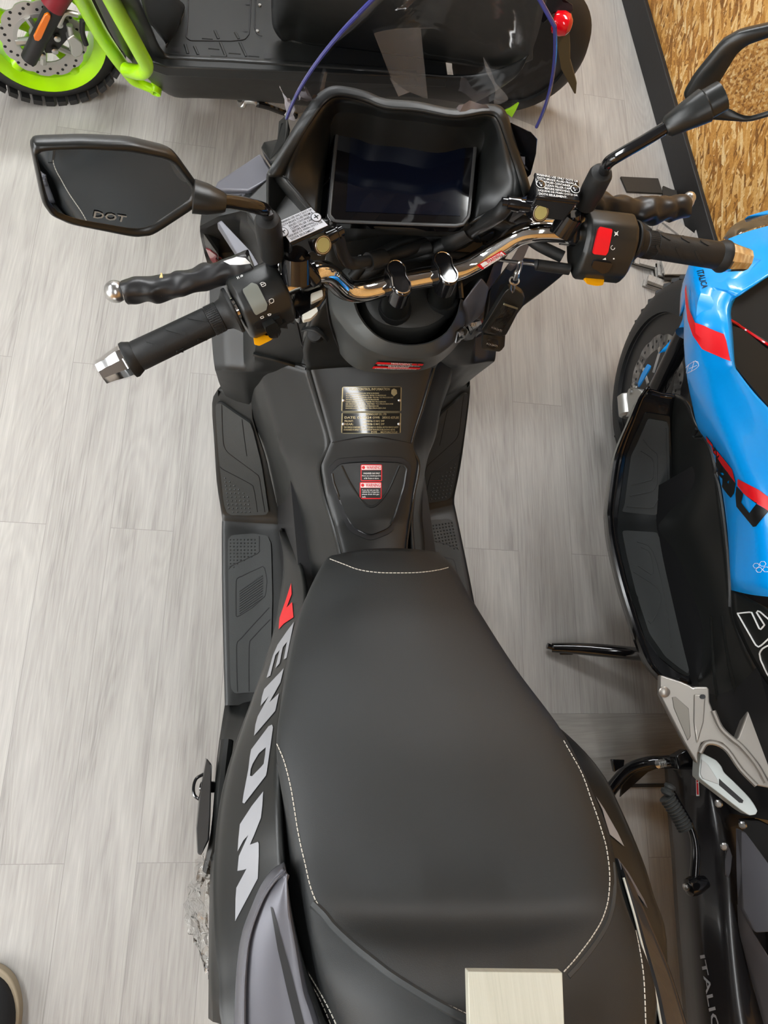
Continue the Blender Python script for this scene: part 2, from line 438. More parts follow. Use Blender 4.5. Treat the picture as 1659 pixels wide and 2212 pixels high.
def lampmat(st):
    m = bpy.data.materials.new('led_diffuser'); m.use_nodes = True; b = m.node_tree.nodes['Principled BSDF']
    b.inputs['Base Color'].default_value = (.9, .9, .9, 1); b.inputs['Emission Color'].default_value = (.96, .985, 1, 1); b.inputs['Emission Strength'].default_value = st; return m

def clear(name, tint, gl=1., rough=.02, wrinkle=0., ws=40.):
    """thin clear sheet: see-through plus a surface reflection"""
    m = bpy.data.materials.new(name); m.use_nodes = True; N = m.node_tree.nodes; L = m.node_tree.links
    for n in list(N):
        if n.type != 'OUTPUT_MATERIAL': N.remove(n)
    out = [n for n in N if n.type == 'OUTPUT_MATERIAL'][0]
    t = N.new('ShaderNodeBsdfTransparent'); t.inputs[0].default_value = (*tint, 1)
    g = N.new('ShaderNodeBsdfGlossy'); g.inputs['Roughness'].default_value = rough
    f = N.new('ShaderNodeFresnel'); f.inputs['IOR'].default_value = 1.48
    k = N.new('ShaderNodeMath'); k.operation = 'MULTIPLY'; k.inputs[1].default_value = gl; L.new(f.outputs[0], k.inputs[0])
    x = N.new('ShaderNodeMixShader'); L.new(k.outputs[0], x.inputs[0]); L.new(t.outputs[0], x.inputs[1]); L.new(g.outputs[0], x.inputs[2]); L.new(x.outputs[0], out.inputs[0])
    if wrinkle:
        p = N.new('ShaderNodeNewGeometry'); n = N.new('ShaderNodeTexNoise'); n.inputs['Scale'].default_value = ws; n.inputs['Detail'].default_value = 3; n.inputs['Distortion'].default_value = 1.5
        L.new(p.outputs['Position'], n.inputs['Vector'])
        bp = N.new('ShaderNodeBump'); bp.inputs['Strength'].default_value = wrinkle; bp.inputs['Distance'].default_value = .01
        L.new(n.outputs['Fac'], bp.inputs['Height']); L.new(bp.outputs[0], g.inputs['Normal']); L.new(bp.outputs[0], f.inputs['Normal'])
    return m
shield_m = clear('windshield_clear', (.72, .72, .73), 1.15, .05, .22, 7)
film_m = clear('wrap_film', (.86, .87, .87), 1.6, .08, .6, 60)
sleeve_m = clear('sleeve_film', (.85, .86, .86), 1.3, .15, .12, 50)
edge_m = mat('windshield_edge', '#3c3f80', .12, coat=.5)

# ------------------------------------------------------------------ the room
XR, XL, YF, YB = 1.285, -3.6, 4.6, -3.2
def slab(name, x0, x1, y0, y1, z0, z1, m, bevel=0):
    return struct(box(name, V(((x0+x1)/2, (y0+y1)/2, (z0+z1)/2)), V(((x1-x0)/2, 0, 0)), V((0, (y1-y0)/2, 0)), V((0, 0, (z1-z0)/2)), m, None, bevel))
slab('floor', XL, XR, YB, YF, -.05, 0, floor_m)
slab('wall_right', XR, XR+.05, YB, YF, 0, CEIL, osb_m)
slab('wall_left', XL-.05, XL, YB, YF, 0, CEIL, wallw)
slab('wall_front', XL, XR, YF, YF+.05, 0, CEIL, wallw)
slab('wall_back', XL, XR, YB-.05, YB, 0, CEIL, osb_m)
slab('ceiling', XL, XR, YB, YF, CEIL, CEIL+.05, ceilm)
black_board = mat('black_baseboard', (.010, .010, .011), .55, bump=.3, bscale=60)
slab('baseboard_right', XR-.016, XR, YB, YF, 0, .105, black_board, .003)
a, b, c, d = W(1100, 1541, 0), W(1460, 1541, 0), W(1460, 1692, 0), W(1100, 1697, 0)
e = (b-a)*1.9; q = (c-d)*1.9
struct(plate('trim_1', [a, a+e, d+q, d], V((0, 0, .003)), strip_m, None, .001))
struct(plate('trim_2', [d, d+q, d+q-PD*.008, d-PD*.008], V((0, 0, .005)), black_board, None, .001))
pane = struct(box('added_pane_1', V((XL+.012, -1.35, 1.75)), V((.006, 0, 0)), V((0, 1.25, 0)), V((0, 0, .85)), lampmat(ADDED_PANE), None, 0))  # unseen glowing pane added to throw a highlight on the leg shield
for y in (-2.62, -1.35, -.08): box('added_pane_frame', V((XL+.02, y, 1.75)), V((.02, 0, 0)), V((0, .03, 0)), V((0, 0, .9)), whitep, pane, .003)
for z in (.88, 2.62): box('added_pane_frame', V((XL+.02, -1.35, z)), V((.02, 0, 0)), V((0, 1.3, 0)), V((0, 0, .03)), whitep, pane, .003)
for x, y, w, l, st in PANELS:
    t = thing('ceiling_light', (x, y, CEIL-.03), 'flat white LED panel on the grey ceiling', 'ceiling light', 'ceiling LED panels')
    box('frame', V((x, y, CEIL-.012)), V((w/2+.02, 0, 0)), V((0, l/2+.02, 0)), V((0, 0, .012)), whitep, t, .002)
    box('diffuser', V((x, y, CEIL-.027)), V((w/2, 0, 0)), V((0, l/2, 0)), V((0, 0, .003)), lampmat(st), t, .001)

# ================================================================== the black scooter
sc = thing('motor_scooter', (0, .1, 0), 'matt black maxi scooter in the middle, with blank screen, chrome bars and silver lettering', 'scooter')
# ---- floorboards and tunnel
FB_O = [(470, 842, .50), (458, 872, .45), (463, 960, .37), (468, 1040, .285), (477, 1100, .22), (480, 1122, .205), (479, 1145, .20), (480, 1300, .20), (485, 1500, .20), (486, 1524, .20)]
FB_I = [(548, 850, .545), (546, 905, .46), (573, 985, .38), (589, 1050, .30), (602, 1106, .235), (607, 1130, .215), (611, 1150, .21), (626, 1300, .21), (612, 1500, .21), (590, 1524, .21)]
board = loft('floorboard', [[W(*a), W(*a).lerp(W(*b), .06)+V((0, 0, .004)), W(*a).lerp(W(*b), .5), W(*a).lerp(W(*b), .94)+V((0, 0, .003)), W(*b)] for a, b in zip(FB_O, FB_I)], plastic, sc, 4, 3, solid=.008)
boardR = mirror_copy(board, sc)
def studs(pts, o, m, s=.0021, h=.0022, zf=.3):
    vs = []; fs = []
    for u, v in pts:
        p, n = hit(u, v, [o], zf); x, y = frame_(n, V((0, 1, 0))); k = len(vs); p = p+n*.0
        vs += [p+(x+y)*s, p+(y-x)*s, p-(x+y)*s, p+(x-y)*s, p+n*h]; fs += [(k, k+1, k+4), (k+1, k+2, k+4), (k+2, k+3, k+4), (k+3, k, k+4)]
    return put('mat_studs', vs, fs, m, o, 0)
fm0 = patch('foot_mat', roundpoly([(467, 876), (471, 869), (481, 869), (515, 893), (543, 912), (549, 930), (566, 1000), (579, 1090), (581, 1103), (574, 1110), (500, 1112), (490, 1104), (484, 1085), (472, 970)], .2), [board], .0045, rubberg, sc, True, zf=.35)
rm0 = patch('foot_mat', roundpoly([(492, 1168), (500, 1157), (548, 1153), (578, 1158), (586, 1175), (589, 1290), (586, 1400), (562, 1495), (507, 1498), (498, 1485), (494, 1300)], .2), [board], .0045, rubberg, sc, True, zf=.2)
M_ = []
for q in ([(479, 872), (480, 912), (482, 951), (488, 973), (512, 993), (554, 1024), (560, 1032), (563, 1050), (572, 1106)], [(475, 1008), (483, 1015), (538, 1044), (548, 1056), (556, 1106)], [(522, 900), (527, 941), (533, 985)]):
    M_.append((groove('mat_ridge', q, [fm0], .0012, deep, fm0, 6, 3, -.0004, .35), 0))
for q in ([(510, 1330), (510, 1256), (520, 1246), (558, 1228), (572, 1228), (573, 1287), (516, 1331), (510, 1330)], [(582, 1312), (520, 1380), (511, 1398), (513, 1494)], [(584, 1338), (546, 1378), (538, 1398), (538, 1494)], [(494, 1230), (500, 1222), (556, 1196), (560, 1184), (560, 1158)]):
    M_.append((groove('mat_ridge', q, [rm0], .0012, deep, rm0, 6, 2, -.0004, .2), 1))
for i in range(10): M_.append((groove('mat_bar', [(517, 1277+i*5.4), (567, 1243+i*5.4)], [rm0], .0016, rubberg, rm0, 6, 1, .0002, .2), 1))
M_.append((studs([(440+.1447*(318+6.5*i+62*j), 840+.1447*(1335+56*i)) for i in range(10) for j in range(min(i+1, 6)) if not (i == 9 and j == 0)], fm0, rubberg, zf=.32), 0))
M_.append((studs([(497+7.6*j+(i % 2)*.5, 1166+7.4*i) for i in range(9) for j in range(8) if j < 8-max(0, i-4)*1.7], rm0, rubberg, .0018, zf=.2), 1))
MR = [mirror_copy(fm0, sc), mirror_copy(rm0, sc)]
for o, k in M_: mirror_copy(o, MR[k])
# spine
SL = [(664, 790, .73), (690, 880, .69), (711, 957, .66), (690, 1008, .635), (700, 1070, .61), (718, 1130, .60), (735, 1195, .61), (742, 1260, .62)]
SR = [(938, 790, .72), (912, 880, .69), (889, 958, .66), (904, 1005, .635), (893, 1070, .61), (883, 1130, .60), (876, 1190, .61), (880, 1240, .62)]
rows = []
for a, b in zip(SL, SR):
    p, q = W(*a), W(*b); up = V((0, 0, .016))
    rows.append([p, p.lerp(q, .04)+up*.55, p.lerp(q, .25)+up*.85, p.lerp(q, .5)+up, p.lerp(q, .75)+up*.85, p.lerp(q, .96)+up*.55, q])
spine = loft('centre_tunnel', rows, plastic, sc, 4, 6, cv=False, solid=.012)
ML = [(556, 766, .685), (585, 880, .60), (605, 960, .56), (625, 1010, .53), (643, 1075, .51), (655, 1135, .50), (668, 1195, .51), (690, 1330, .50)]
BL = [(538, 838, .555), (549, 908, .455), (573, 975, .38), (585, 1025, .32), (598, 1085, .255), (608, 1135, .205), (620, 1200, .195), (640, 1360, .195)]
rows = []
for a, b, c in zip(SL, ML, BL):
    p, q, r = W(*a), W(*b), W(*c); p = p-V((0, 0, .003))
    rows.append([p, p.lerp(q, .5)+V((0, 0, .004)), q, q.lerp(r, .5)+V((-.004, 0, .004)), r, r-V((0, 0, .03))])
flank = loft('tunnel_side', rows, plastic, sc, 5, 5, cu=False, solid=.006, smooth=22)
flankR = mirror_copy(flank, sc)
for E_ in (SL, SR):
    tube('tunnel_edge_trim', [W(*p)+V((0, 0, .0015)) for p in E_], .0034, plastic2, sc, 8, 6)
groove('panel_seam', [(712, 957), (760, 948), (800, 943), (845, 949), (888, 958)], [spine], .0012, deep, spine, 8, 3)
# fuel lid
LID = [(737, 1000), (800, 996), (865, 998), (879, 1012), (873, 1050), (853, 1115), (838, 1143), (800, 1159), (764, 1141), (745, 1108), (720, 1040), (717, 1018)]
frame_lid = [(728, 990), (800, 985), (872, 988), (889, 1008), (882, 1052), (861, 1120), (845, 1152), (800, 1169), (756, 1150), (737, 1112), (711, 1043), (707, 1014)]
patch('lid_frame', roundpoly(frame_lid), [spine], .0015, deep, spine, True)
lid = patch('fuel_lid', roundpoly(LID), [spine], .006, plastic, sc, True)
groove('lid_rim', LID+[LID[0]], [lid], .0022, plastic2, lid, 8, 1)
groove('lid_crease', [(738, 1006), (752, 1035), (772, 1068), (790, 1090), (803, 1095), (816, 1088), (838, 1060), (862, 1006)], [lid], .0025, plastic, lid, 8, 4, -.0008)
def warn_sticker(parent, objs, x0, y0, x1, y1, body):
    st = patch('warning_sticker', roundpoly([(x0, y0), (x1, y0), (x1, y1), (x0, y1)], .08), objs, .0012, red, parent)
    h = (y1-y0)
    patch('sticker_field', [(x0+2, y0+h*.34), (x1-2, y0+h*.34), (x1-2, y1-2), (x0+2, y1-2)], objs, .0016, blackp, parent)
    patch('sticker_field', [(x0+2, y0+2), (x1-2, y0+2), (x1-2, y0+h*.32), (x0+2, y0+h*.32)], objs, .0016, white, parent)
    Q = [(x0, y0), (x1, y0), (x1, y1), (x0, y1)]
    lettering('sticker_text', [('WARNING', .26, .93, .08, .28)], Q, red, parent, objs, .002)
    patch('sticker_badge', [(x0+(x1-x0)*.13+h*.1*cos(t*.785), y0+h*.18+h*.1*sin(t*.785)) for t in range(8)], objs, .002, red, parent)
    lettering('sticker_text', body, Q, white, parent, objs, .002)
warn_sticker(lid, [lid], 779, 1003, 825, 1039, [('UNLEADED GAS ONLY', .12, .9, .48, .58), ('Please use unleaded gasoline', .06, .94, .64, .73), ('of 86 Octane or above.', .15, .85, .78, .87)])
warn_sticker(lid, [lid], 777, 1041, 824, 1078, [('If you do not use the', .1, .86, .42, .52), ('vehicle for a long time,', .1, .92, .55, .65), ('please drain the gas', .1, .88, .68, .78), ('tank.', .1, .28, .82, .92)])
# data plates
for (q, rows_) in (([(739, 835), (867, 835), (866, 889), (737, 889)],
    [('NOISE CONTROL INFORMATION', .12, .80, .05, .15)]+[('MODEL XW 300 NOISE EMISSION LEVEL TESTED TO PROCEDURE'[i*3:], .07, .62+.12*((i*37) % 3), .24+.085*i, .29+.085*i) for i in range(8)]),
    ([(738, 891), (866, 891), (865, 936), (737, 936)],
    [('TECHNOLOGY CO., LTD', .4, .75, .04, .14), ('DATE: 01-2024', .05, .5, .18, .29), ('GVWR', .52, .64, .18, .29), ('285KG 627LBS', .68, .96, .18, .29), ('FRONT:', .05, .2, .36, .45), ('110/90/16-13 M/C 59P', .36, .72, .36, .45), ('REAR:', .05, .2, .5, .6), ('130/70/16-13 M/C 59P', .36, .72, .5, .6), ('THIS VEHICLE CONFORMS TO ALL APPLICABLE U.S. FEDERAL MOTOR VEHICLE SAFETY', .04, .96, .66, .74), ('STANDARDS IN EFFECT ON THE DATE OF MANUFACTURE SHOWN ABOVE', .04, .9, .78, .86), ('TYPE', .5, .6, .89, .98), ('MOTORCYCLE', .66, .94, .89, .98)])):
    c = V((sum(p[0] for p in q)/4, sum(p[1] for p in q)/4))
    pl = patch('data_plate', roundpoly(q, .06), [spine], .0018, champ, sc, True)
    inn = [tuple(c+(V(p)-c)*.965) for p in q]
    patch('plate_field', inn, [spine], .0022, gold, pl)
    lettering('plate_text', rows_, q, champ, pl, [spine], .0026)
    for u in (.035, .965):
        p = V(q[0]).lerp(V(q[1]), u).lerp(V(q[3]).lerp(V(q[2]), u), .55); h = hit(p.x, p.y, [spine])
        lathe('rivet', h[0]+h[1]*.002, h[1], [(0, .0028), (.0012, .0026), (.002, .0014)], steel, pl, 12)
    if q[0][1] == 835:
        patch('crest', [(845, 842), (850, 839), (856, 842), (857, 850), (850, 856), (844, 850)], [spine], .0026, champ, pl)

# ---- leg shield: outer edge, crease, inner edge
LA = [(436, 455, .95), (432, 500, .93), (441, 545, .88), (452, 590, .82), (453, 650, .78), (456, 710, .735), (460, 765, .69), (464, 796, .655), (467, 806, .64), (476, 834, .55), (492, 864, .47)]
LB = [(540, 415, .985), (520, 470, .97), (518, 530, .945), (520, 590, .90), (524, 650, .845), (525, 710, .79), (526, 770, .735), (528, 799, .695), (529, 809, .68), (533, 850, .56), (541, 888, .465)]
LC = [(640, 470, .99), (620, 520, .965), (600, 570, .935), (585, 620, .89), (570, 680, .83), (556, 730, .775), (550, 766, .735), (552, 800, .69), (553, 812, .66), (562, 860, .53), (572, 905, .42)]
LD = [(712, 470, .99), (712, 520, .95), (702, 560, .935), (693, 620, .90), (672, 675, .865), (655, 725, .81), (655, 770, .755), (645, 800, .68), (640, 815, .62), (625, 860, .55), (610, 905, .46)]
FN = V((-.50, -.56, .66)).normalized(); F0 = W(464, 796, .66)
def onface(p):
    q = Pn(p[0], p[1], F0, FN); return (p[0], p[1], q.z)
LA[4:8] = [onface(p) for p in LA[4:8]]; LB[4:8] = [onface(p) for p in LB[4:8]]
LA[3] = (452, 590, LA[4][2]+.035); LB[3] = (520, 590, LB[4][2]+.03); LB[2] = (518, 530, LB[3][2]+.03); LA[2] = (441, 545, LA[3][2]+.04)
LA[8] = (467, 806, LA[7][2]-.02); LB[8] = (529, 809, LB[7][2]-.02)
shield = loft('leg_shield', [[W(*a)+V((.02, .03, -.09)), W(*a)+V((.004, .006, -.012)), W(*a), W(*a).lerp(W(*b), .5)+V((-.003, 0, .004)), W(*b), W(*c), W(*d)] for a, b, c, d in zip(LA, LB, LC, LD)], plastic, sc, 4, 4, cu=False, face=(-1, -1, 3), smooth=28)
shieldR = mirror_copy(shield, sc)
groove('panel_ledge', [(550, 763), (590, 772), (625, 782), (663, 794)], [shield, flank], .0045, plastic2, sc, 8, 1, .002, .76, sq=.6)
groove('panel_seam', [(640, 690), (650, 735), (663, 790)], [shield, spine, flank], .0012, deep, sc, 8, 2, .0008, .8)
groove('panel_seam', [(598, 640), (610, 690), (636, 700)], [shield], .001, deep, sc, 8, 1, .0008, .8)
# cross panel between the two shields, under the bars
n = 13; rows = []
for (l, r, z, zc) in (((690, 480), (1075, 470), 1.0, 1.0), ((700, 520), (1085, 520), .965, .95), ((706, 575), (1065, 575), .925, .90), ((694, 640), (1040, 640), .885, .86), ((672, 700), (1010, 705), .845, .81), ((655, 760), (962, 762), .79, .78), ((664, 800), (940, 795), .735, .745)):
    p, q = W(*l, z), W(*r, z)
    rows.append([p.lerp(q, i/(n-1))+V((0, 0, (zc-z)*(1-abs(2*i/(n-1)-1)**2))) for i in range(n)])
panel = loft('inner_panel', rows, plastic, sc, 2, 4, solid=.01)
groove('panel_seam', [(700, 585), (705, 650), (713, 700), (730, 746), (752, 778)], [panel, shield], .0016, deep, sc, 8, 3, .0004, .85)
# silver-lit steering shroud: crescent, lip, black bowl
OUT = [(716, 545), (700, 575), (706, 622), (716, 672), (736, 703), (756, 727), (790, 754), (834, 771), (890, 777), (935, 773), (962, 758), (985, 735), (1003, 700), (1010, 655)]
INN = [(772, 560), (762, 590), (764, 632), (773, 668), (784, 690), (797, 707), (816, 724), (842, 737), (880, 744), (918, 741), (946, 730), (966, 714), (985, 684), (995, 645)]
LIP = [(706, 548), (690, 580), (696, 640), (706, 705), (728, 752), (748, 780), (778, 799), (830, 806), (890, 804), (932, 793), (962, 772), (988, 745), (1008, 705), (1014, 655)]
rows = [[W(*p, .89) for p in INN], [W(*p, .922) for p in INN], [W(*p, .926).lerp(W(*q, .90), .08) for p, q in zip(INN, OUT)], [W(*p, .898).lerp(W(*q, .926), .08) for p, q in zip(OUT, INN)], [W(*p, .890) for p in OUT], [W(*p, .87).lerp(W(*q, .80), .25) for p, q in zip(OUT, LIP)], [W(*p, .785) for p in LIP]]
shroud = loft('steering_shroud', rows, shroud_m, sc, 4, 2, cv=False, smooth=50)
x0, y0, x1, y1 = 806, 780, 915, 799
st = patch('warning_sticker', [(816, 779), (916, 783), (902, 797), (803, 795)], [shroud], .0012, blackp, shroud)
patch('sticker_stripe', [(815, 780), (915, 784), (912, 788), (811, 784)], [shroud], .0016, red, shroud)
patch('sticker_stripe', [(808, 789), (909, 792), (905, 796), (804, 794)], [shroud], .0016, red, shroud)
lettering('sticker_text', [('WARNING', .3, .75, .02, .24), ('READ THE OWNERS MANUAL CAREFULLY BEFORE RIDING', .05, .95, .32, .45), ('WARNING', .3, .75, .5, .72), ('ALWAYS WEAR A HELMET AND EYE PROTECTION', .05, .95, .8, .95)], [(816, 779), (916, 783), (902, 797), (803, 795)], white, shroud, [shroud], .002)
bowl_rim = [(762, 632, .91), (764, 590, .92), (777, 549, .935), (800, 519, .945), (833, 497, .955), (870, 489, .96), (910, 493, .96), (945, 511, .955), (968, 543, .945), (987, 590, .93), (994, 645, .915)]
tube('bowl_ring', WW(bowl_rim), .006, gloss, sc, 10, 4)
full = INN[1:]+[p[:2] for p in bowl_rim[::-1][1:]]
zz = [.90]*len(INN[1:])+[p[2]-.01 for p in bowl_rim[::-1][1:]]
r0 = [W(*p, z) for p, z in zip(full, zz)]; cc = sum(r0, V())/len(r0)
loft('steering_well', [r0, [cc+(p-cc)*.97-V((0, 0, .05)) for p in r0], [cc+(p-cc)*.8-V((0, 0, .06)) for p in r0], [cc+(p-cc)*.02-V((0, 0, .06)) for p in r0]], deep, sc, 2, 2, True, False, True)
DISC = [(779, 640), (784, 668), (800, 694), (822, 709), (850, 716), (885, 719), (925, 713), (960, 692), (982, 662), (992, 625), (988, 585), (962, 556), (925, 540), (880, 540), (830, 550), (795, 580), (781, 610)]
r0 = WW(DISC, .893); cc = sum(r0, V())/len(r0); u = V((0, 0, 1))
stem = loft('stem_cover', [[p-u*.03 for p in r0], r0, [cc+(p-cc)*.95+u*.008 for p in r0], [cc+(p-cc)*.86+u*.011 for p in r0], [cc+(p-cc)*.5+u*.014 for p in r0], [cc+(p-cc)*.02+u*.015 for p in r0]], stem_m, sc, 3, 2, True, False, True, face=True)
# seat-lock switch panel and accessory plug
patch('lock_panel', [(984, 716), (1018, 688), (1052, 678), (1046, 716), (1034, 726), (980, 738)], [panel, shroud, shieldR], .004, gloss, sc, True, zf=.85)
k = patch('seat_button', [(1009, 690), (1032, 684), (1034, 708), (1010, 714)], [panel, shroud, shieldR], .010, gloss, sc, True, zf=.85)
lettering('button_text', [('SEAT', 0, 1, 0, 1)], [(1017, 697), (1030, 696), (1030, 704), (1016, 705)], white, k, [k], .0008)
patch('fuel_button', [(1016, 681), (1036, 676), (1040, 683), (1012, 690)], [panel, shroud, shieldR], .008, gloss, sc, True, zf=.85)
h = hit(1000, 716, [panel, shroud, shieldR], .85); lathe('lock_knob', h[0], V((-.2, -.5, .8)), [(0, .006), (.012, .0055), (.013, .004)], plastic2, sc)
h = hit(682, 722, [shield, panel], .84); nn = V((-.25, -.45, .86))
q = lathe('plug_cap', h[0]-nn*.006, nn, [(0, .0125), (.014, .0125), (.019, .0105), (.020, .004)], rubber, sc, 20)
a, b = frame_(nn)
tube('cap_strap', [h[0]+nn*.012+V(d) for d in ((-.016, .012, -.008), (-.008, .008, .002), (.002, .003, .006), (.012, -.003, .001), (.019, -.006, -.009))], .0042, rubber, q, 8, 3, sq=.5)

plate('facet_panel', WW([(1002, 650, .93), (1040, 596, .965), (1058, 620, .95), (1047, 672, .90), (1012, 700, .88)]), V((0, .004, -.02)), satin, sc, .003)
plate('facet_panel', WW([(1060, 622, .93), (1112, 552, .95), (1180, 560, .93), (1222, 588, .90), (1180, 622, .87), (1133, 657, .84), (1100, 702, .80), (1072, 735, .77), (1050, 690, .84)]), V((0, .004, -.02)), plastic, sc, .003)

# ---- side panel with the silver lettering
PI = [(618, 1150, .36), (648, 1215, .50), (660, 1285, .57), (653, 1325, .61), (622, 1450, .685), (604, 1605, .745), (604, 1750, .79), (613, 1870, .80), (628, 1960, .81), (650, 2060, .825), (695, 2190, .84), (790, 2420, .85)]
PO = [(606, 1145, .33), (613, 1220, .42), (603, 1305, .47), (590, 1370, .505), (556, 1480, .57), (503, 1626, .65), (475, 1740, .69), (462, 1880, .725), (465, 2020, .765), (474, 2115, .785), (482, 2225, .80), (560, 2460, .81)]
rows = []
for a, b in zip(PI, PO):
    p, q = W(*a), W(*b)
    rows.append([p, p.lerp(q, .35)+V((-.004, 0, .004)), p.lerp(q, .75)+V((-.006, 0, .004)), q.lerp(p, .05)+V((-.001, 0, .003)), q, q+V((.012, 0, -.022)), q+V((.02, 0, -.10)), q+V((.05, 0, -.2))])
side = loft('side_panel', rows, plastic, sc, 4, 4, solid=.006, face=(-3, 0, 2))
sideR = mirror_copy(side, sc)
for v in sideR.data.vertices:                 # this side tucks in further under the seat
    w = WL[sideR]+v.co; t = max(0, min(1, (w.y+.16)/.2)); v.co.x -= .055*t*t*(3-2*t)
def letters(name, polys, m, parent, objs, off=.0011):
    for p in polys: patch(name, p, objs, off, m, parent, g=11, zf=.7)
z4 = lambda P: [(380+x*.45734, 1200+y*.45734) for x, y in P]
letters('letter', [[(630, 1260), (631, 1284), (620, 1313), (632, 1301), (635, 1334), (614, 1348), (603, 1360), (605, 1335), (618, 1298)]], red, side, [side])
letters('letter', [[(636, 1344), (620, 1422), (614, 1425), (621, 1387), (612, 1399), (605, 1434), (596, 1444), (605, 1405), (596, 1416), (585, 1460), (577, 1465), (591, 1416), (601, 1393), (621, 1364)],
    [(614, 1444), (607, 1475), (583, 1518), (604, 1498), (596, 1536), (550, 1590), (553, 1566), (558, 1548), (582, 1504), (564, 1526), (567, 1506), (572, 1489), (608, 1451)]], silver_print, side, [side])
letters('letter', [[z4(p) for p in L] for L in (
    [[(456, 800), (461, 812), (456, 850), (449, 900), (432, 1020), (428, 1040), (326, 1172), (317, 1168), (322, 1130), (345, 1010), (352, 950), (358, 918), (440, 808)], [(427, 907), (395, 935), (365, 985), (356, 1010), (353, 1042), (362, 1044), (385, 1020), (405, 1000), (417, 985), (424, 940)]],
    [[(415, 1115), (411, 1180), (404, 1240), (372, 1320), (352, 1366), (390, 1352), (394, 1362), (394, 1420), (389, 1525), (282, 1728), (284, 1620), (288, 1570), (336, 1480), (318, 1486), (293, 1490), (300, 1420), (345, 1320), (322, 1345), (294, 1398), (298, 1340), (305, 1270), (360, 1185)]])], silver_print, side, [side])
# tail panels on the left
z5 = lambda P, z: [(380+x*.45734, 1200+y*.45734, z) for x, y in P]
T0 = z5([(512, 1462), (455, 1500), (400, 1575), (350, 1690), (310, 1800), (290, 1930), (280, 2080), (276, 2260)], .825)
T1 = z5([(516, 1490), (480, 1530), (430, 1600), (385, 1700), (350, 1820), (335, 1960), (330, 2090), (330, 2260)], .85)
loft('tail_panel_rim', [[W(*a)-V((0, 0, .02)), W(*a), W(*a).lerp(W(*b), .5)+V((0, 0, .012)), W(*b), W(*b)-V((0, 0, .012))] for a, b in zip(T0, T1)], satin, sc, 3, 4, solid=.004)
T2 = z5([(516, 1490), (480, 1530), (430, 1600), (385, 1700), (350, 1820), (335, 1960), (330, 2090), (330, 2260), (335, 2500)], .845)
T3 = z5([(524, 1510), (530, 1570), (545, 1700), (575, 1850), (600, 1980), (620, 2070), (650, 2150), (700, 2300), (790, 2520)], .85)
loft('tail_panel', [[W(*a), W(*a).lerp(W(*b), .33)+V((0, 0, .005)), W(*a).lerp(W(*b), .66)+V((0, 0, .006)), W(*b), W(*b)-V((0, 0, .05))] for a, b in zip(T2, T3)], satin, sc, 4, 4, solid=.004)
TA = [(1337, 1862, .80), (1347, 1895, .81), (1370, 1973, .82), (1388, 2043, .825), (1414, 2138, .83), (1430, 2220, .835), (1470, 2420, .84)]
TB = [(1339, 1862, .80), (1364, 1900, .80), (1392, 1960, .805), (1427, 2043, .81), (1455, 2117, .815), (1486, 2220, .82), (1545, 2420, .825)]
loft('tail_panel', [[W(*p)-V((0, 0, .05)), W(*p), W(*p).lerp(W(*q), .5)+V((0, 0, .004)), W(*q), W(*q)-V((-.004, 0, .02))] for p, q in zip(TA, TB)], mat('tail_gloss', (.03, .03, .032), .22, coat=.3), sc, 3, 4, solid=.003)
tube('tail_trim', [W(*p)+V((-.001, 0, .0015)) for p in TA[1:]], .0016, whitep, sc, 8, 4)
tri_ = [(1335, 1854, .80), (1357, 1882, .80), (1392, 1943, .80), (1403, 1969, .80), (1383, 1938, .805), (1349, 1900, .805)]
plate('tail_facet', WW(tri_, None, .004), V((0, 0, -.008)), satin, sc, .001)
tp = [o for o in sc.children if o.name == 'tail_panel'][0]
patch('tail_slot', [(585, 1958), (590, 1962), (612, 2040), (632, 2110), (660, 2220), (640, 2220), (618, 2130), (600, 2050)], [tp], .0012, deep, tp, zf=.8)
# right-hand side, seen past the seat
RO = [(1000, 1290, .56), (1080, 1390, .60), (1217, 1598, .65), (1278, 1683, .655), (1318, 1746, .66), (1349, 1825, .66), (1385, 1900, .66), (1412, 1975, .66), (1436, 2030, .66), (1475, 2109, .66), (1515, 2222, .66)]
patch('letter', [(1286, 1721), (1304, 1748), (1333, 1799), (1347, 1829), (1316, 1803), (1305, 1768), (1300, 1750)], [sideR], .0012, silver_print, sideR, g=8, zf=.72)
# ---- rear body
lower = loft('lower_body', [WW([(486, 1520, .19), (540, 1515, .21), (600, 1480, .23)])+[V((.0, W(560, 1500, .2).y, .24))], WW([(468, 1640, .26), (500, 1640, .30), (560, 1620, .34)])+[V((0, W(500, 1640, .3).y, .35))],
    WW([(460, 1760, .36), (480, 1780, .40), (540, 1760, .44)])+[V((0, W(500, 1760, .4).y, .45))], WW([(452, 1950, .46), (470, 1960, .5), (540, 1960, .54)])+[V((0, W(500, 1960, .5).y, .55))], WW([(450, 2200, .5), (470, 2210, .54), (540, 2210, .56)])+[V((0, W(500, 2200, .5).y, .58))]], plastic, sc, 3, 3, solid=.01)
mirror_copy(lower, sc)

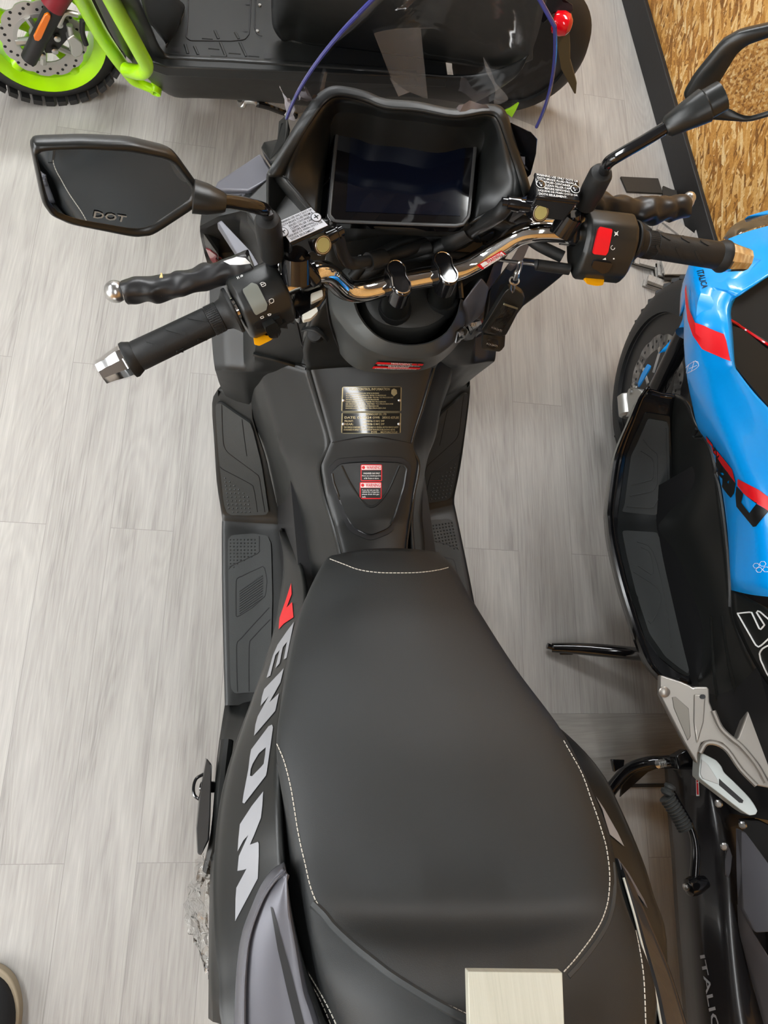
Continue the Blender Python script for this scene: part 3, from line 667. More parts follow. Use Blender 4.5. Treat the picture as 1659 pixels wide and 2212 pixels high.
# ---- seat
ST = [
 [(724, 1206, .60), (735, 1196, .66), (785, 1187, .698), (840, 1184, .704), (895, 1186, .698), (940, 1192, .66), (952, 1205, .60)],
 [(690, 1240, .62), (708, 1211, .695), (775, 1229, .728), (845, 1236, .734), (915, 1236, .728), (970, 1226, .70), (984, 1238, .62)],
 [(644, 1330, .64), (662, 1312, .735), (750, 1325, .765), (840, 1330, .77), (930, 1328, .765), (1010, 1298, .735), (1028, 1322, .65)],
 [(612, 1470, .68), (628, 1468, .775), (735, 1475, .80), (865, 1480, .805), (995, 1475, .80), (1098, 1440, .775), (1120, 1465, .68)],
 [(600, 1610, .72), (608, 1615, .81), (735, 1620, .83), (895, 1630, .835), (1060, 1620, .83), (1205, 1590, .81), (1228, 1622, .70)],
 [(608, 1790, .74), (636, 1785, .83), (760, 1800, .845), (940, 1800, .845), (1120, 1800, .845), (1280, 1765, .835), (1318, 1790, .72)],
 [(624, 1945, .75), (668, 1935, .845), (790, 1955, .85), (965, 1960, .85), (1145, 1955, .85), (1318, 1925, .845), (1368, 1950, .73)],
 [(638, 2030, .755), (690, 2030, .865), (815, 2050, .895), (985, 2060, .90), (1155, 2050, .895), (1348, 2010, .865), (1396, 2040, .735)],
 [(655, 2110, .76), (715, 2110, .885), (840, 2135, .92), (1000, 2145, .925), (1170, 2135, .92), (1384, 2100, .885), (1416, 2130, .74)],
 [(690, 2205, .765), (750, 2200, .895), (870, 2225, .93), (1020, 2230, .935), (1180, 2225, .93), (1390, 2195, .895), (1430, 2225, .75)],
 [(790, 2450, .77), (840, 2440, .90), (940, 2450, .935), (1060, 2450, .94), (1180, 2450, .935), (1340, 2440, .90), (1370, 2450, .76)],
 [(900, 2700, .78), (930, 2690, .88), (1000, 2700, .91), (1070, 2700, .915), (1140, 2700, .91), (1230, 2690, .88), (1250, 2700, .77)],
]
rows = []
for r in ST:
    p = WW(r); rows.append([p[0].lerp(p[1], -.1)-V((0, 0, .03)), p[0], p[0].lerp(p[1], .62)+V((-.002, 0, 0)), p[1]]+p[2:5]+[p[5], p[6].lerp(p[5], .62)+V((.006, 0, 0)), p[6], p[6]-V((0, 0, .03))])
seat = loft('seat', rows, vinyl, sc, 6, 6, solid=.004, smooth=60)
sideL = [(597, 1603), (612, 1638), (622, 1672), (630, 1708), (636, 1745), (643, 1790), (651, 1830), (660, 1868), (668, 1905), (679, 1938), (692, 1962), (709, 1984), (735, 2010), (768, 2039), (802, 2066), (837, 2093), (900, 2133), (958, 2166), (1012, 2192)]
sideRr = [(1217, 1600), (1234, 1630), (1252, 1662), (1265, 1693), (1276, 1726), (1289, 1762), (1300, 1797), (1308, 1825), (1313, 1855), (1316, 1885), (1316, 1915), (1313, 1945), (1306, 1972), (1296, 1996), (1280, 2022), (1265, 2043), (1247, 2066), (1232, 2084), (1216, 2101)]
stitches('stitching', [(713, 1208), (742, 1219), (775, 1231), (815, 1237), (860, 1238), (905, 1237), (945, 1232), (969, 1226)], [seat], thread, seat, .0058, .0042, .0007)
stitches('stitching', sideL, [seat], thread, seat, .0058, .0042, .0007)
stitches('stitching', sideRr, [seat], thread, seat, .0058, .0042, .0007)
for p in ([(640, 2035), (652, 2075), (672, 2110), (693, 2145), (712, 2180), (728, 2214)], [(641, 2055), (650, 2085), (664, 2112), (685, 2145), (702, 2180), (716, 2214)], [(1368, 1990), (1377, 2030), (1386, 2080), (1391, 2130), (1394, 2214)]):
    stitches('stitching', p, [seat], thread, seat, .0058, .0042, .0007)
groove('piping', [(x-4+12*(i > 9), y+14) for i, (x, y) in enumerate(sideL) if y > 1930], [seat], .0052, vinyl_side, seat, 10, 3, -.0008, .85, sq=.8)
groove('piping', [(x+12, y+8) for x, y in sideRr[8:]], [seat], .004, vinyl_side, seat, 10, 3, -.0012, .85, sq=.6)

# ================================================================== handlebar and controls (parts of the black scooter)
bar = tube('handlebar', WW([(400, 722, 1.012), (500, 672, 1.026), (570, 638, 1.036), (620, 613, 1.042), (660, 597, 1.046), (686, 588, 1.045), (706, 590, 1.036), (724, 605, 1.018), (742, 622, 1.0), (765, 630, .99), (795, 628, .986), (825, 620, .985), (860, 611, .985), (908, 601, .985), (958, 592, .985), (1000, 580, .988), (1037, 560, .998), (1085, 530, 1.02), (1120, 509, 1.036), (1157, 500, 1.046), (1205, 500, 1.05), (1270, 509, 1.05), (1360, 522, 1.048), (1500, 545, 1.043)]), .0136, chrome, sc, 20, 4)
def side_axis(a, d):
    x, y = frame_(d)
    return (x if x.y < 0 else -x), y
gA, gB = W(217, 807, 1.0), W(508, 668, 1.03)
hA, hB = W(1614, 562, 1.04), W(1360, 522, 1.05)
grips = []
for A, B, ln, cuts in ((gA, gB, (gB-gA).length, None), (hA, hB, (hB-hA).length, None)):
    d = (B-A).normalized(); L_ = ln
    be = lathe('bar_end', A, d, [(0, .0118), (.0015, .0145), (.012, .0158), (L_*.155, .0186), (L_*.185, .0190), (L_*.2, .0185)], chrome, bar, 10, smooth=20)
    lathe('bar_end_bolt', A-d*.001, d, [(0, .006), (.004, .0062), (.005, .004)], deep, be, 14)
    g = lathe('grip', A, d, [(L_*.195, .0150), (L_*.2, .0208), (L_*.22, .0212), (L_*.24, .0196), (L_*.262, .0180), (L_*.268, .0172), (L_*.275, .0176), (L_*.5, .0172), (L_*.80, .0170), (L_*.803, .0164), (L_*.81, .0172), (L_*.885, .0172), (L_*.89, .0165), (L_*.93, .0182), (L_*.955, .0225), (L_*.97, .0262), (L_*.985, .0270), (L_*.995, .0262)], rubber, bar, 40)
    a, b = side_axis(A, d); grips.append(g)
    vs = []; fs = []
    for i in range(9):                       # knurled collar
        t = L_*(.812+.0085*i)
        for j in range(44):
            w = 2*pi*j/44; r = .0176
            p = A+d*t+a*(r*cos(w))+b*(r*sin(w)); n = len(vs); h = L_*.003; k = .0009
            o = a*cos(w)+b*sin(w); s = -a*sin(w)+b*cos(w)
            vs += [p-d*h-s*k-o*.0008, p+d*h-s*k-o*.0008, p+d*h+s*k-o*.0008, p-d*h+s*k-o*.0008, p+o*.0006]
            fs += [(n, n+1, n+4), (n+1, n+2, n+4), (n+2, n+3, n+4), (n+3, n, n+4)]
    put('grip_knurl', vs, fs, rubber, g, smooth=0)
def oval(x0, y0, x1, y1, w):
    a, b = V((x0, y0)), V((x1, y1)); d = (b-a).normalized(); n = V((-d.y, d.x)); out = []
    for c, s in ((b, 1), (a, -1)):
        for i in range(5):
            t = -pi/2+pi*i/4; out.append(tuple(c+d*(s*w*cos(t))+n*(s*w*sin(t))))
    return out
for q in ((318, 736, 352, 746), (362, 711, 398, 720), (409, 686, 446, 692), (384, 760, 398, 763), (430, 735, 446, 737)):
    patch('grip_rib', oval(*q, 3.6), [grips[0]], .0012, rubber, grips[0], True, 6, 1.02)
for q in ((1419, 532, 1434, 556), (1462, 537, 1477, 563), (1503, 544, 1518, 570), (1432, 508, 1447, 516), (1474, 513, 1488, 521), (1516, 520, 1530, 528)):
    patch('grip_rib', oval(*q, 3.2), [grips[1]], .0012, rubber, grips[1], True, 6, 1.04)
# clamps on the stem
for (u0, v0), (u1, v1), (bu, bv) in (((847, 570), (872, 645), (853, 668)), ((947, 552), (973, 622), (955, 646))):
    a, b = W(u0, v0, 1.0), W(u1, v1, 1.0); c = (a+b)/2; d = (b-a)/2; s = d.cross(V((0, 0, 1))).normalized()*.0125
    foot = W(bu, bv, .905)
    t = tube('bar_riser', [foot-V((0, 0, .012)), foot.lerp(W((u0+u1)/2, (v0+v1)/2+8, .97), .5), W((u0+u1)/2, (v0+v1)/2+6, .975)], [.021, .019, .017], plastic2, sc, 20)
    tube('riser_socket', [foot-V((0, 0, .012)), foot+V((0, -.0, .006))], [.026, .023], rubber, t, 20)
    out = []
    for i in range(20):
        w = 2*pi*i/20; k = abs(cos(w))**.6*(1 if cos(w) >= 0 else -1); out.append(c+d*1.06*k+s*1.12*sin(w)*(1-.22*max(0, 1-abs(k)*2.2)))
    cl = plate('bar_clamp', [p+V((0, 0, .010)) for p in out], V((0, 0, -.034)), gloss, sc, .004, 3)
    tube('clamp_glint', [c+(p-c)*.88+V((0, 0, .0100)) for p in out], .0008, chrome, cl, 6, 1, True)  # thin bright line stands in for the highlight on the clamp edge
    for e in (.45, -.42): tube('clamp_knurl', [W((u0+u1)/2-30, (v0+v1)/2+8, .985), W((u0+u1)/2-16, (v0+v1)/2+5, .985)], .0118, steel, cl, 24) if e > 0 else None
# warning sticker round the bar
st = patch('warning_sticker', [(1030, 573), (1083, 541), (1099, 553), (1047, 586)], [bar], .0006, red, bar, g=6, zf=1.02)
patch('sticker_field', [(1037, 570), (1083, 543), (1090, 549), (1043, 576)], [bar], .001, white, st, g=6, zf=1.02)
lettering('sticker_text', [('WARNING', .24, .95, .1, .9)], [(1037, 569), (1082, 542), (1089, 549), (1044, 577)], red, st, [bar], .0014, zf=1.02)
patch('sticker_field', [(1045, 579), (1092, 550), (1097, 554), (1049, 584)], [bar], .001, white, st, g=6, zf=1.02)
lettering('sticker_text', [('SAFETY IS ALL YOUR RESPONSIBILITY', .05, .95, .2, .8)], [(1045, 579), (1092, 550), (1097, 554), (1049, 584)], blackp, st, [bar], .0014, zf=1.02)

# switch housings
def housing(px0, px1, z0, z1, sec, name='switch_housing'):
    p, q = W(*px0, z0), W(*px1, z1); d = q-p; a, b = side_axis(p, d)
    rr = [V((x, y)) for x, y in roundpoly(sec, .22, 3)]
    def ring(t, k): return [p+d*t+a*(r.x*k)+b*(r.y*k) for r in rr]
    return loft(name, [ring(0, .86), ring(.05, .97), ring(.09, 1), ring(.91, 1), ring(.95, .97), ring(1, .86)], plastic, sc, 1, 1, False, False, True, face=False, smooth=40, caps=True)
hl = housing((512, 666), (611, 620), 1.03, 1.038, [(-.030, .016), (-.019, .030), (.004, .034), (.022, .027), (.034, .010), (.037, -.012), (.030, -.030), (.010, -.038), (-.015, -.036), (-.030, -.018)])
hr = housing((1356, 522), (1247, 510), 1.05, 1.05, [(-.029, .016), (-.018, .030), (.004, .034), (.022, .028), (.037, .012), (.047, -.010), (.044, -.030), (.014, -.040), (-.015, -.036), (-.029, -.018)])
def sw(name, poly, o, off, m, f=.2, lab=None): return patch(name, roundpoly(poly, f), [o], off, m, o, True, 8, 1.05, label=lab)
sw('switch_recess', [(519, 629), (541, 610), (562, 613), (582, 656), (577, 673), (549, 686)], hl, .0008, deep, .15)
sw('headlight_switch', [(524, 629), (545, 615), (557, 618), (576, 656), (573, 667), (550, 679)], hl, .004, greysw, .12, 'grey rocker button')
sw('turn_switch_slot', [(547, 699), (604, 673), (610, 690), (556, 712)], hl, .0008, deep)
sw('turn_switch', [(564, 697), (590, 684), (600, 702), (592, 713), (574, 716)], hl, .010, plastic2, .2)
sw('horn_button', [(598, 698), (615, 688), (618, 703), (606, 714), (599, 712)], hl, .005, plastic2, .2)
yb = [(547, 724), (550, 715), (565, 710), (574, 719), (592, 713), (594, 718), (586, 728), (560, 741), (549, 738)]
plate('passing_button', [W(u, v, 1.012)+V((0, -.004, 0)) for u, v in roundpoly(yb, .2)], V((.001, .012, -.014)), amber, hl, .0015)
wI = lambda name, polys, o, m=white: [patch(name, p, [o], .0007, m, o, g=5, zf=1.05) for p in polys]
def icon(name, lines, o, m=white, w=1.0):
    for L in lines: groove(name, L, [o], .00042, m, o, 3, 1, .0004, 1.05)
icon('beam_icon', [[(563, 612), (567, 610), (572, 611), (575, 616), (566, 620), (563, 612)], [(561, 613), (564, 622)], [(563, 616), (571, 613)]], hl)
icon('beam_icon', [[(581, 648), (586, 645), (591, 646), (591, 652), (584, 656), (581, 648)], [(579, 650), (582, 658)], [(577, 651), (580, 659)]], hl)
icon('beam_icon', [[(521, 595), (524, 594), (526, 597), (520, 599), (521, 595)], [(512, 599), (514, 603)], [(515, 598), (517, 602)]], hl)
icon('arrow_icon', [[(562, 685), (568, 682), (570, 686), (564, 688), (562, 685)], [(578, 679), (585, 677), (586, 680), (580, 682), (578, 679)]], hl)
icon('horn_icon', [[(602, 703), (603, 708)], [(603, 705), (608, 701), (612, 699)], [(604, 706), (611, 704), (613, 698)]], hl, red)
sw('switch_recess', [(1288, 488), (1323, 495), (1315, 551), (1275, 551)], hr, .0008, deep, .12)
sw('engine_stop_switch', [(1291, 492), (1320, 498), (1311, 543), (1306, 550), (1278, 547)], hr, .0045, redbtn, .12, 'red rocker button')
sw('light_switch', [(1281, 560), (1322, 566), (1313, 584), (1300, 588), (1276, 574)], hr, .004, gloss, .15)
plate('start_button', [W(u, v, 1.025)+V((0, -.012, .004)) for u, v in roundpoly([(1257, 582), (1262, 578), (1285, 579), (1299, 590), (1296, 603), (1282, 605), (1259, 600)], .25)], V((0, .014, -.008)), amber, hr, .0015)
icon('stop_icon', [[(1327, 501), (1335, 509)], [(1335, 500), (1327, 510)], [(1328, 505), (1331, 502), (1335, 505), (1331, 508), (1328, 505)]], hr)
icon('run_icon', [[(1323, 530), (1320, 532), (1319, 536), (1322, 540), (1326, 539), (1328, 535)]], hr)
patch('light_icon', [(1301, 560), (1308, 556), (1309, 561)], [hr], .0007, white, hr, g=5, zf=1.05)
patch('light_icon', [(1324, 557), (1327, 557), (1327, 560), (1324, 560)], [hr], .0007, white, hr, g=5, zf=1.05)

# brake reservoirs
TXT = [('WARNING USE ONLY DOT3 OR', .03, .97, .05, .145), ('DOT4 BRAKE FLUID FROM A', .05, .93, .185, .28), ('SEALED CONTAINER.', .2, .8, .32, .415), ('CLEAN FILLER CAP', .2, .78, .455, .55), ('BEFORE REMOVING.', .2, .78, .59, .685), ('LIQUIDE DE FREIN DOT3 OR', .05, .95, .725, .82), ('DOT4 SEULEMENT.', .06, .7, .86, .955)]
def reservoir(quad, z, capm, txm, rivs, name='brake_reservoir'):
    P = [W(u, v, z) for u, v in quad]; c = sum(P, V())/4; dn = V((0, 0, -1))
    body = plate(name, [c+(p-c)*.97+dn*.004 for p in P], dn*.034, gloss, sc, .003, 3, .92)
    cap = plate('reservoir_cap', P, dn*.0045, gloss, body, .0012)
    pl = plate('cap_plate', [c+(p-c)*.985+V((0, 0, .0004)) for p in P], dn*.0006, capm, body, 0) if capm else cap
    lettering('warning_text', TXT, P, txm, body, None, .0008, V((0, 0, 1)))
    for u, v in rivs:
        p = W(u, v, z+.0003); s = lathe('cap_screw', p, V((0, 0, 1)), [(0, .0052), (.0009, .0052), (.0014, .004)], capm or gloss, body, 18)
        for w in (.6, 2.17): box('screw_slot', p+V((0, 0, .0013)), V((cos(w), sin(w), 0))*.003, V((-sin(w), cos(w), 0))*.0006, V((0, 0, .0003)), deep, body, 0)
        tube('screw_ring', [p+V((cos(t*.3142)*.0056, sin(t*.3142)*.0056, .0006)) for t in range(20)], .0004, txm, body, 6, 1, True)
    return body
rl = reservoir([(597, 481), (672, 448), (709, 487), (626, 524)], 1.12, labelw, blackp, [(611, 502), (683, 470)])
rr_ = reservoir([(1155, 372), (1251, 389), (1253, 435), (1158, 423)], 1.12, None, white, [(1168, 398), (1242, 409)])
def sight(u, v, z, par, ax=V((.05, -.75, .66))):
    p = W(u, v, z); ax = ax.normalized()
    o = lathe('sight_glass_ring', p-ax*.02, ax, [(0, .011), (.017, .012), (.020, .0112), (.0205, .0088)], gloss, par, 26)
    lathe('sight_glass', p, ax, [(0, .0085), (.0008, .008)], oilglass, o, 22)
    tube('sight_rim', [p+frame_(ax)[0]*(.0092*cos(t*.2618))+frame_(ax)[1]*(.0092*sin(t*.2618)) for t in range(24)], .0007, steel, o, 6, 1, True)
sight(698, 529, 1.098, rl, V((.35, -.7, .62))); sight(1168, 459, 1.098, rr_)
# mounting brackets, banjo bolts, hoses
for c0, c1, b0, b1, par in (((640, 606), (682, 590), (640, 553), (680, 606), rl), ((1215, 500), (1249, 505), (1240, 462), (1238, 516), rr_)):
    tube('mount_bracket', [W(*c0, 1.044), W(*c1, 1.046)], .0165, gloss, sc, 24)
    t = tube('bracket_bolt_post', [W(*b0, 1.088), W(*b1, 1.058)], .0082, gloss, sc, 18)
    d = (W(*b1, 1.058)-W(*b0, 1.088)).normalized(); lathe('bolt', W(*b1, 1.058)-d*.002, d, [(0, .0066), (.006, .0066), (.0075, .005)], gloss, t, 6)
    tube('reservoir_neck', [W(*b0, 1.085), W(*c0, 1.06)], [.016, .017], gloss, par, 14)
plate('choke_block', [W(u, v, 1.028) for u, v in [(648, 612), (690, 602), (706, 620), (706, 640), (692, 660), (648, 690), (628, 662), (634, 628)]], V((0, .004, -.022)), gloss, sc, .004, 3)
for q in ([(671, 634), (696, 625), (698, 640), (672, 653)], [(652, 680), (684, 663), (687, 672), (672, 687), (656, 691)]):
    plate('white_tab', [W(u, v, 1.036) for u, v in roundpoly(q, .15)], V((0, .002, -.010)), whitep, sc, .0012, label='white plastic tab')
def bolt_banjo(pts, z, par):
    P = [W(*p, z) for p in pts]; d = (P[1]-P[0]).normalized()
    lathe('banjo_bolt', P[0], d, [(0, .0062), (.006, .0064), (.0062, .0085), (.0085, .0085), (.0087, .0078), (.019, .0085), (.0215, .0085), (.022, .007), (.036, .007)], gloss, par, 16)
bolt_banjo([(738, 498), (700, 518)], 1.095, rl); bolt_banjo([(1084, 437), (1150, 446)], 1.095, rr_)
def hose(name, pts, r, m=rubber, seg=12): return tube(name, WW(pts), r, m, sc, seg, 6)
hose('brake_hose', [(722, 508, 1.095), (731, 518, 1.085), (738, 545, 1.06), (752, 566, 1.035), (775, 568, 1.022), (806, 563, 1.012), (829, 559, 1.006), (855, 549, 1.0), (884, 540, .995), (918, 526, .985)], .0078)
hose('hose_sleeve', [(795, 566, 1.014), (829, 558, 1.006)], .0118)
hose('brake_hose', [(1095, 442, 1.09), (1082, 458, 1.085), (1066, 470, 1.07), (1042, 484, 1.05), (1018, 497, 1.03), (990, 513, 1.01), (960, 530, .995), (930, 545, .98), (905, 552, .96)], .0095)
hose('hose_sleeve', [(1012, 497, 1.028), (985, 514, 1.012), (970, 523, 1.0)], .0135)
hose('wiring_loom', [(1010, 505, 1.01), (1030, 482, 1.03), (1050, 476, 1.035), (1072, 481, 1.035), (1095, 491, 1.03), (1130, 505, 1.03), (1165, 530, 1.03), (1215, 555, 1.03)], .0078)
hose('wiring_loom', [(760, 600, .93), (800, 560, .95), (840, 538, .96), (880, 520, .965), (930, 514, .97), (980, 512, .985)], .0075)
hose('clutch_cable', [(870, 560, .97), (930, 552, .985), (975, 551, .975), (1022, 554, .97)], .005)
hose('throttle_cable', [(1020, 554, .97), (1085, 562, .985), (1165, 573, 1.02)], .0022, steel, 10)
hose('cable_sleeve', [(1160, 572, 1.026), (1166, 573, 1.026), (1230, 582, 1.028)], .0072, rubber)
hose('cable_sleeve', [(930, 535, .99), (880, 546, .985), (840, 560, .97), (800, 585, .94), (770, 600, .92)], .0085)

# levers in their wraps
def lever(pts, ball, zb, rb, wid, band=None):
    P = WW(pts); L0 = tube('brake_lever', [W(*ball, zb)]+P, [.0085]*(len(P)+1), alu, sc, 14, 4)
    lathe('lever_ball', W(*ball, zb)-V((0, 0, rb)), V((0, 0, 1)), [(rb-rb*cos(t*pi/14), max(.0004, rb*sin(t*pi/14))) for t in range(15)], steel, L0, 24)
    c = cr(P, 8); random.seed(3)
    w = tube('lever_sleeve', c, wid, mat('shrink_wrap', (.012, .012, .013), .36, bump=.5, bscale=45), L0, 24)
    for v_ in w.data.vertices:
        q_ = WL[w]+v_.co; v_.co += V((noise.noise(q_*55), noise.noise(q_*55+V((7, 0, 0))), noise.noise(q_*55+V((0, 9, 0)))))*wid*.34
    if band:
        a, b = W(*band[0], zb+.002), W(*band[1], zb+.002); cc = (a+b)/2; hh = (b-a)/2; u = V((0, 0, 1))
        for k in (-.0012, .0012): tube('rubber_band', [cc+hh*1.08*cos(t*.314)+u*(hh.length*1.0*sin(t*.314))+V((k*(1+cos(t*.314)), k, 0)) for t in range(20)], .0011, tan, w, 8, 1, True)
    return L0
lever([(268, 631, 1.032), (310, 624, 1.034), (355, 621, 1.036), (400, 610, 1.04), (450, 596, 1.045), (500, 585, 1.05), (545, 568, 1.058)], (249, 630), 1.032, .0125, .0135, ((350, 599), (354, 640)))
lever([(1478, 446, 1.04), (1440, 450, 1.042), (1400, 455, 1.045), (1350, 452, 1.05), (1310, 446, 1.056), (1270, 440, 1.065)], (1489, 428), 1.045, .0085, .0165)
patch('wrap_tear', [(483, 566), (512, 556), (530, 558), (540, 570), (520, 572), (497, 572)], [o for o in bpy.data.objects if o.name == 'lever_sleeve'], .001, white, sc, g=8, zf=1.06)

# mirrors
def mirror_(outline, glass, p0, target, stem, boot, post, rear):
    p0 = W(*p0); n = ((CAM-p0).normalized()+(V(target)-p0).normalized()).normalized()
    O = [Pn(u, v, p0, n) for u, v in roundpoly(outline, .2, 3)]; G = [Pn(u, v, p0, n) for u, v in roundpoly(glass, .2, 3)]
    c = sum(O, V())/len(O); N_ = len(O)
    G = resamp(G, N_, True); k = min(range(N_), key=lambda i: sum((G[(i+j) % N_]-O[j]).length for j in range(0, N_, 3))); G = G[k:]+G[:k]
    gc = sum(G, V())/N_
    h = loft('mirror', [[gc+(p-gc)*.99-n*.004 for p in G], G, [g.lerp(o, .5)+n*.003 for g, o in zip(G, O)], O, [c+(p-c)*.995-n*.009 for p in O], [c+(p-c)*.93-n*.015 for p in O], [c+(p-c)*.72-n*.024 for p in O], [c+(p-c)*.4-n*.029 for p in O], [c+(p-c)*.02-n*.030 for p in O]], plastic2, sc, 1, 3, False, True, True, face=False, smooth=50)
    put('mirror_glass', [p-n*.0005 for p in G], [tuple(range(N_))], mirrorm, h, 0, face=True)
    s = tube('mirror_stem', WW(stem), .0066, gloss, h, 16, 8)
    bt = WW(boot); d = bt[1]-bt[0]
    lathe('stem_boot', bt[0], d, [(0, .0105), (.002, .0132), (d.length*.5, .0142), (d.length*.9, .0138), (d.length*.97, .012), (d.length, .0085)], rubber, h, 24)
    tube('stem_base', WW(post), .0095, gloss, h, 16)
    return h, n, p0
ml, nl, pl0 = mirror_([(68, 322), (76, 311), (180, 307), (285, 311), (378, 333), (432, 408), (434, 440), (330, 508), (290, 512), (150, 484), (110, 465), (92, 440)], [(78, 332), (86, 326), (180, 322), (280, 328), (366, 345), (417, 410), (414, 430), (322, 492), (290, 496), (165, 475), (125, 460), (103, 432)], (255, 408, 1.21), W(800, 1790, .80),
    [(446, 431, 1.205), (500, 436, 1.195), (545, 445, 1.185), (570, 453, 1.172), (579, 465, 1.15), (582, 480, 1.13)], [(588, 552, 1.085), (577, 470, 1.15)], [(592, 572, 1.055), (588, 550, 1.085)], (.0, .7, .7))
lathe('mirror_neck', W(418, 424, 1.205), W(478, 437, 1.20)-W(418, 424, 1.205), [(0, .0165), (.012, .0150), (.026, .0105), (.029, .0085)], plastic2, ml, 20, sq=.75)
Q = [Pn(*p, pl0, nl) for p in ((204, 455), (274, 466), (270, 480), (201, 470))]
lettering('glass_mark', [('DOT', 0, 1, 0, 1)], Q, mat('etched_glass', '#8f9290', .6), ml, None, .0006, nl)
mr, nr, pr0 = mirror_([(1477, 205), (1500, 165), (1560, 92), (1600, 70), (1700, 48), (1800, 60), (1830, 120), (1800, 200), (1700, 240), (1625, 262), (1605, 263), (1500, 256)], [(1539, 205), (1552, 180), (1590, 118), (1612, 98), (1700, 68), (1790, 80), (1812, 120), (1785, 190), (1690, 230), (1622, 252), (1604, 250), (1546, 222)], (1610, 165, 1.25), (-.3, -3.2, .55),
    [(1437, 276, 1.22), (1390, 305, 1.205), (1345, 331, 1.19), (1318, 348, 1.178), (1308, 362, 1.16), (1304, 378, 1.14)], [(1264, 442, 1.09), (1301, 370, 1.15)], [(1250, 470, 1.06), (1264, 440, 1.09)], (.1, .7, .7))
lathe('mirror_neck', W(1436, 277, 1.22), W(1515, 232, 1.24)-W(1436, 277, 1.22), [(0, .0085), (.003, .0115), (.03, .0165), (.042, .0185), (.044, .016), (.06, .016)], plastic2, mr, 20, sq=.8)

# ---- instrument hood and screen
HO = [(583, 382, 1.085), (600, 352, 1.095), (640, 284, 1.125), (676, 230, 1.145), (696, 208, 1.15), (720, 196, 1.153), (752, 198, 1.153), (790, 207, 1.152), (832, 223, 1.15), (900, 229, 1.15), (980, 244, 1.148), (1040, 235, 1.148), (1072, 236, 1.147), (1088, 252, 1.145), (1102, 295, 1.13), (1120, 350, 1.11), (1133, 390, 1.098), (1141, 418, 1.085)]
HI = [(606, 378, 1.082), (620, 350, 1.095), (656, 290, 1.125), (690, 240, 1.145), (708, 220, 1.15), (726, 211, 1.152), (752, 212, 1.152), (788, 221, 1.151), (830, 237, 1.149), (900, 243, 1.149), (980, 257, 1.147), (1040, 249, 1.147), (1062, 250, 1.146), (1075, 262, 1.144), (1090, 302, 1.13), (1108, 354, 1.11), (1120, 394, 1.098), (1128, 424, 1.085)]
HS = [(690, 478, 1.055), (696, 420, 1.06), (704, 360, 1.067), (712, 312, 1.073), (717, 284, 1.076), (726, 266, 1.078), (745, 262, 1.079), (790, 266, 1.079), (840, 271, 1.079), (900, 277, 1.078), (960, 284, 1.078), (1000, 289, 1.077), (1020, 293, 1.076), (1034, 306, 1.074), (1034, 350, 1.068), (1028, 400, 1.062), (1022, 440, 1.058), (1014, 484, 1.052)]
hood = loft('instrument_hood', [[V((p.x*1.0, p.y+.012, p.z-.14)) for p in WW(HO)], [p+V((0, .012, -.03)) for p in WW(HO)], [p+V((0, .003, -.004)) for p in WW(HO)], WW(HO), WW(HI)], plastic, sc, 4, 3, cv=True, solid=.004, smooth=40)
loft('hood_recess', [WW(HI), [a.lerp(b, .5)-V((0, 0, .004)) for a, b in zip(WW(HI), WW(HS))], WW(HS)], plastic2, sc, 4, 3, cv=True, solid=.003)
lowl = [(606, 378, 1.082), (640, 420, 1.055), (668, 452, 1.035), (700, 478, 1.04)]
loft('hood_corner', [WW([(690, 478, 1.055), (650, 430, 1.07), (606, 378, 1.082)]), WW([(700, 500, 1.02), (652, 452, 1.04), (590, 384, 1.06)]), WW([(706, 530, .97), (660, 470, 1.0), (590, 390, 1.03)])], plastic, sc, 3, 3, solid=.004)
loft('hood_corner', [WW([(1014, 484, 1.052), (1070, 455, 1.07), (1128, 424, 1.085)]), WW([(1020, 500, 1.02), (1085, 465, 1.04), (1148, 428, 1.06)]), WW([(1030, 525, .97), (1090, 490, .99), (1150, 450, 1.02)])], plastic, sc, 3, 3, solid=.004)
loft('dash_apron', [WW([(690, 478, 1.055), (770, 486, 1.055), (860, 492, 1.054), (940, 492, 1.053), (1014, 484, 1.052)]), WW([(690, 490, 1.03), (770, 500, 1.03), (860, 508, 1.03), (940, 508, 1.03), (1024, 498, 1.03)]), WW([(690, 530, .97), (770, 520, .965), (860, 505, .965), (950, 512, .965), (1040, 525, .97)])], plastic2, sc, 3, 3, solid=.004)
scr = [(716, 484), (704, 470), (721, 288), (738, 270), (1010, 296), (1030, 314), (1015, 472), (1002, 490), (985, 494)]
zs = lambda u, v: 1.057+(484-v)/220*.022
sp = [W(u, v, zs(u, v)) for u, v in roundpoly(scr, .12)]; sn = V((0, -.28, 1)).normalized()
dsp = plate('display_screen', [p+sn*.004 for p in sp], -sn*.016, screen, sc, .002, 3)
c = sum(sp, V())/len(sp)
tube('screen_bezel', [c+(p-c)*.965+sn*.0042 for p in sp], .0022, mat('bezel_grey', (.05, .05, .05), .35), dsp, 8, 1, True, sq=.5)
plate('display_area', [W(u, v, zs(u, v))+sn*.0046 for u, v in [(746, 460), (757, 292), (1004, 314), (992, 470)]], -sn*.001, navy, dsp, 0)
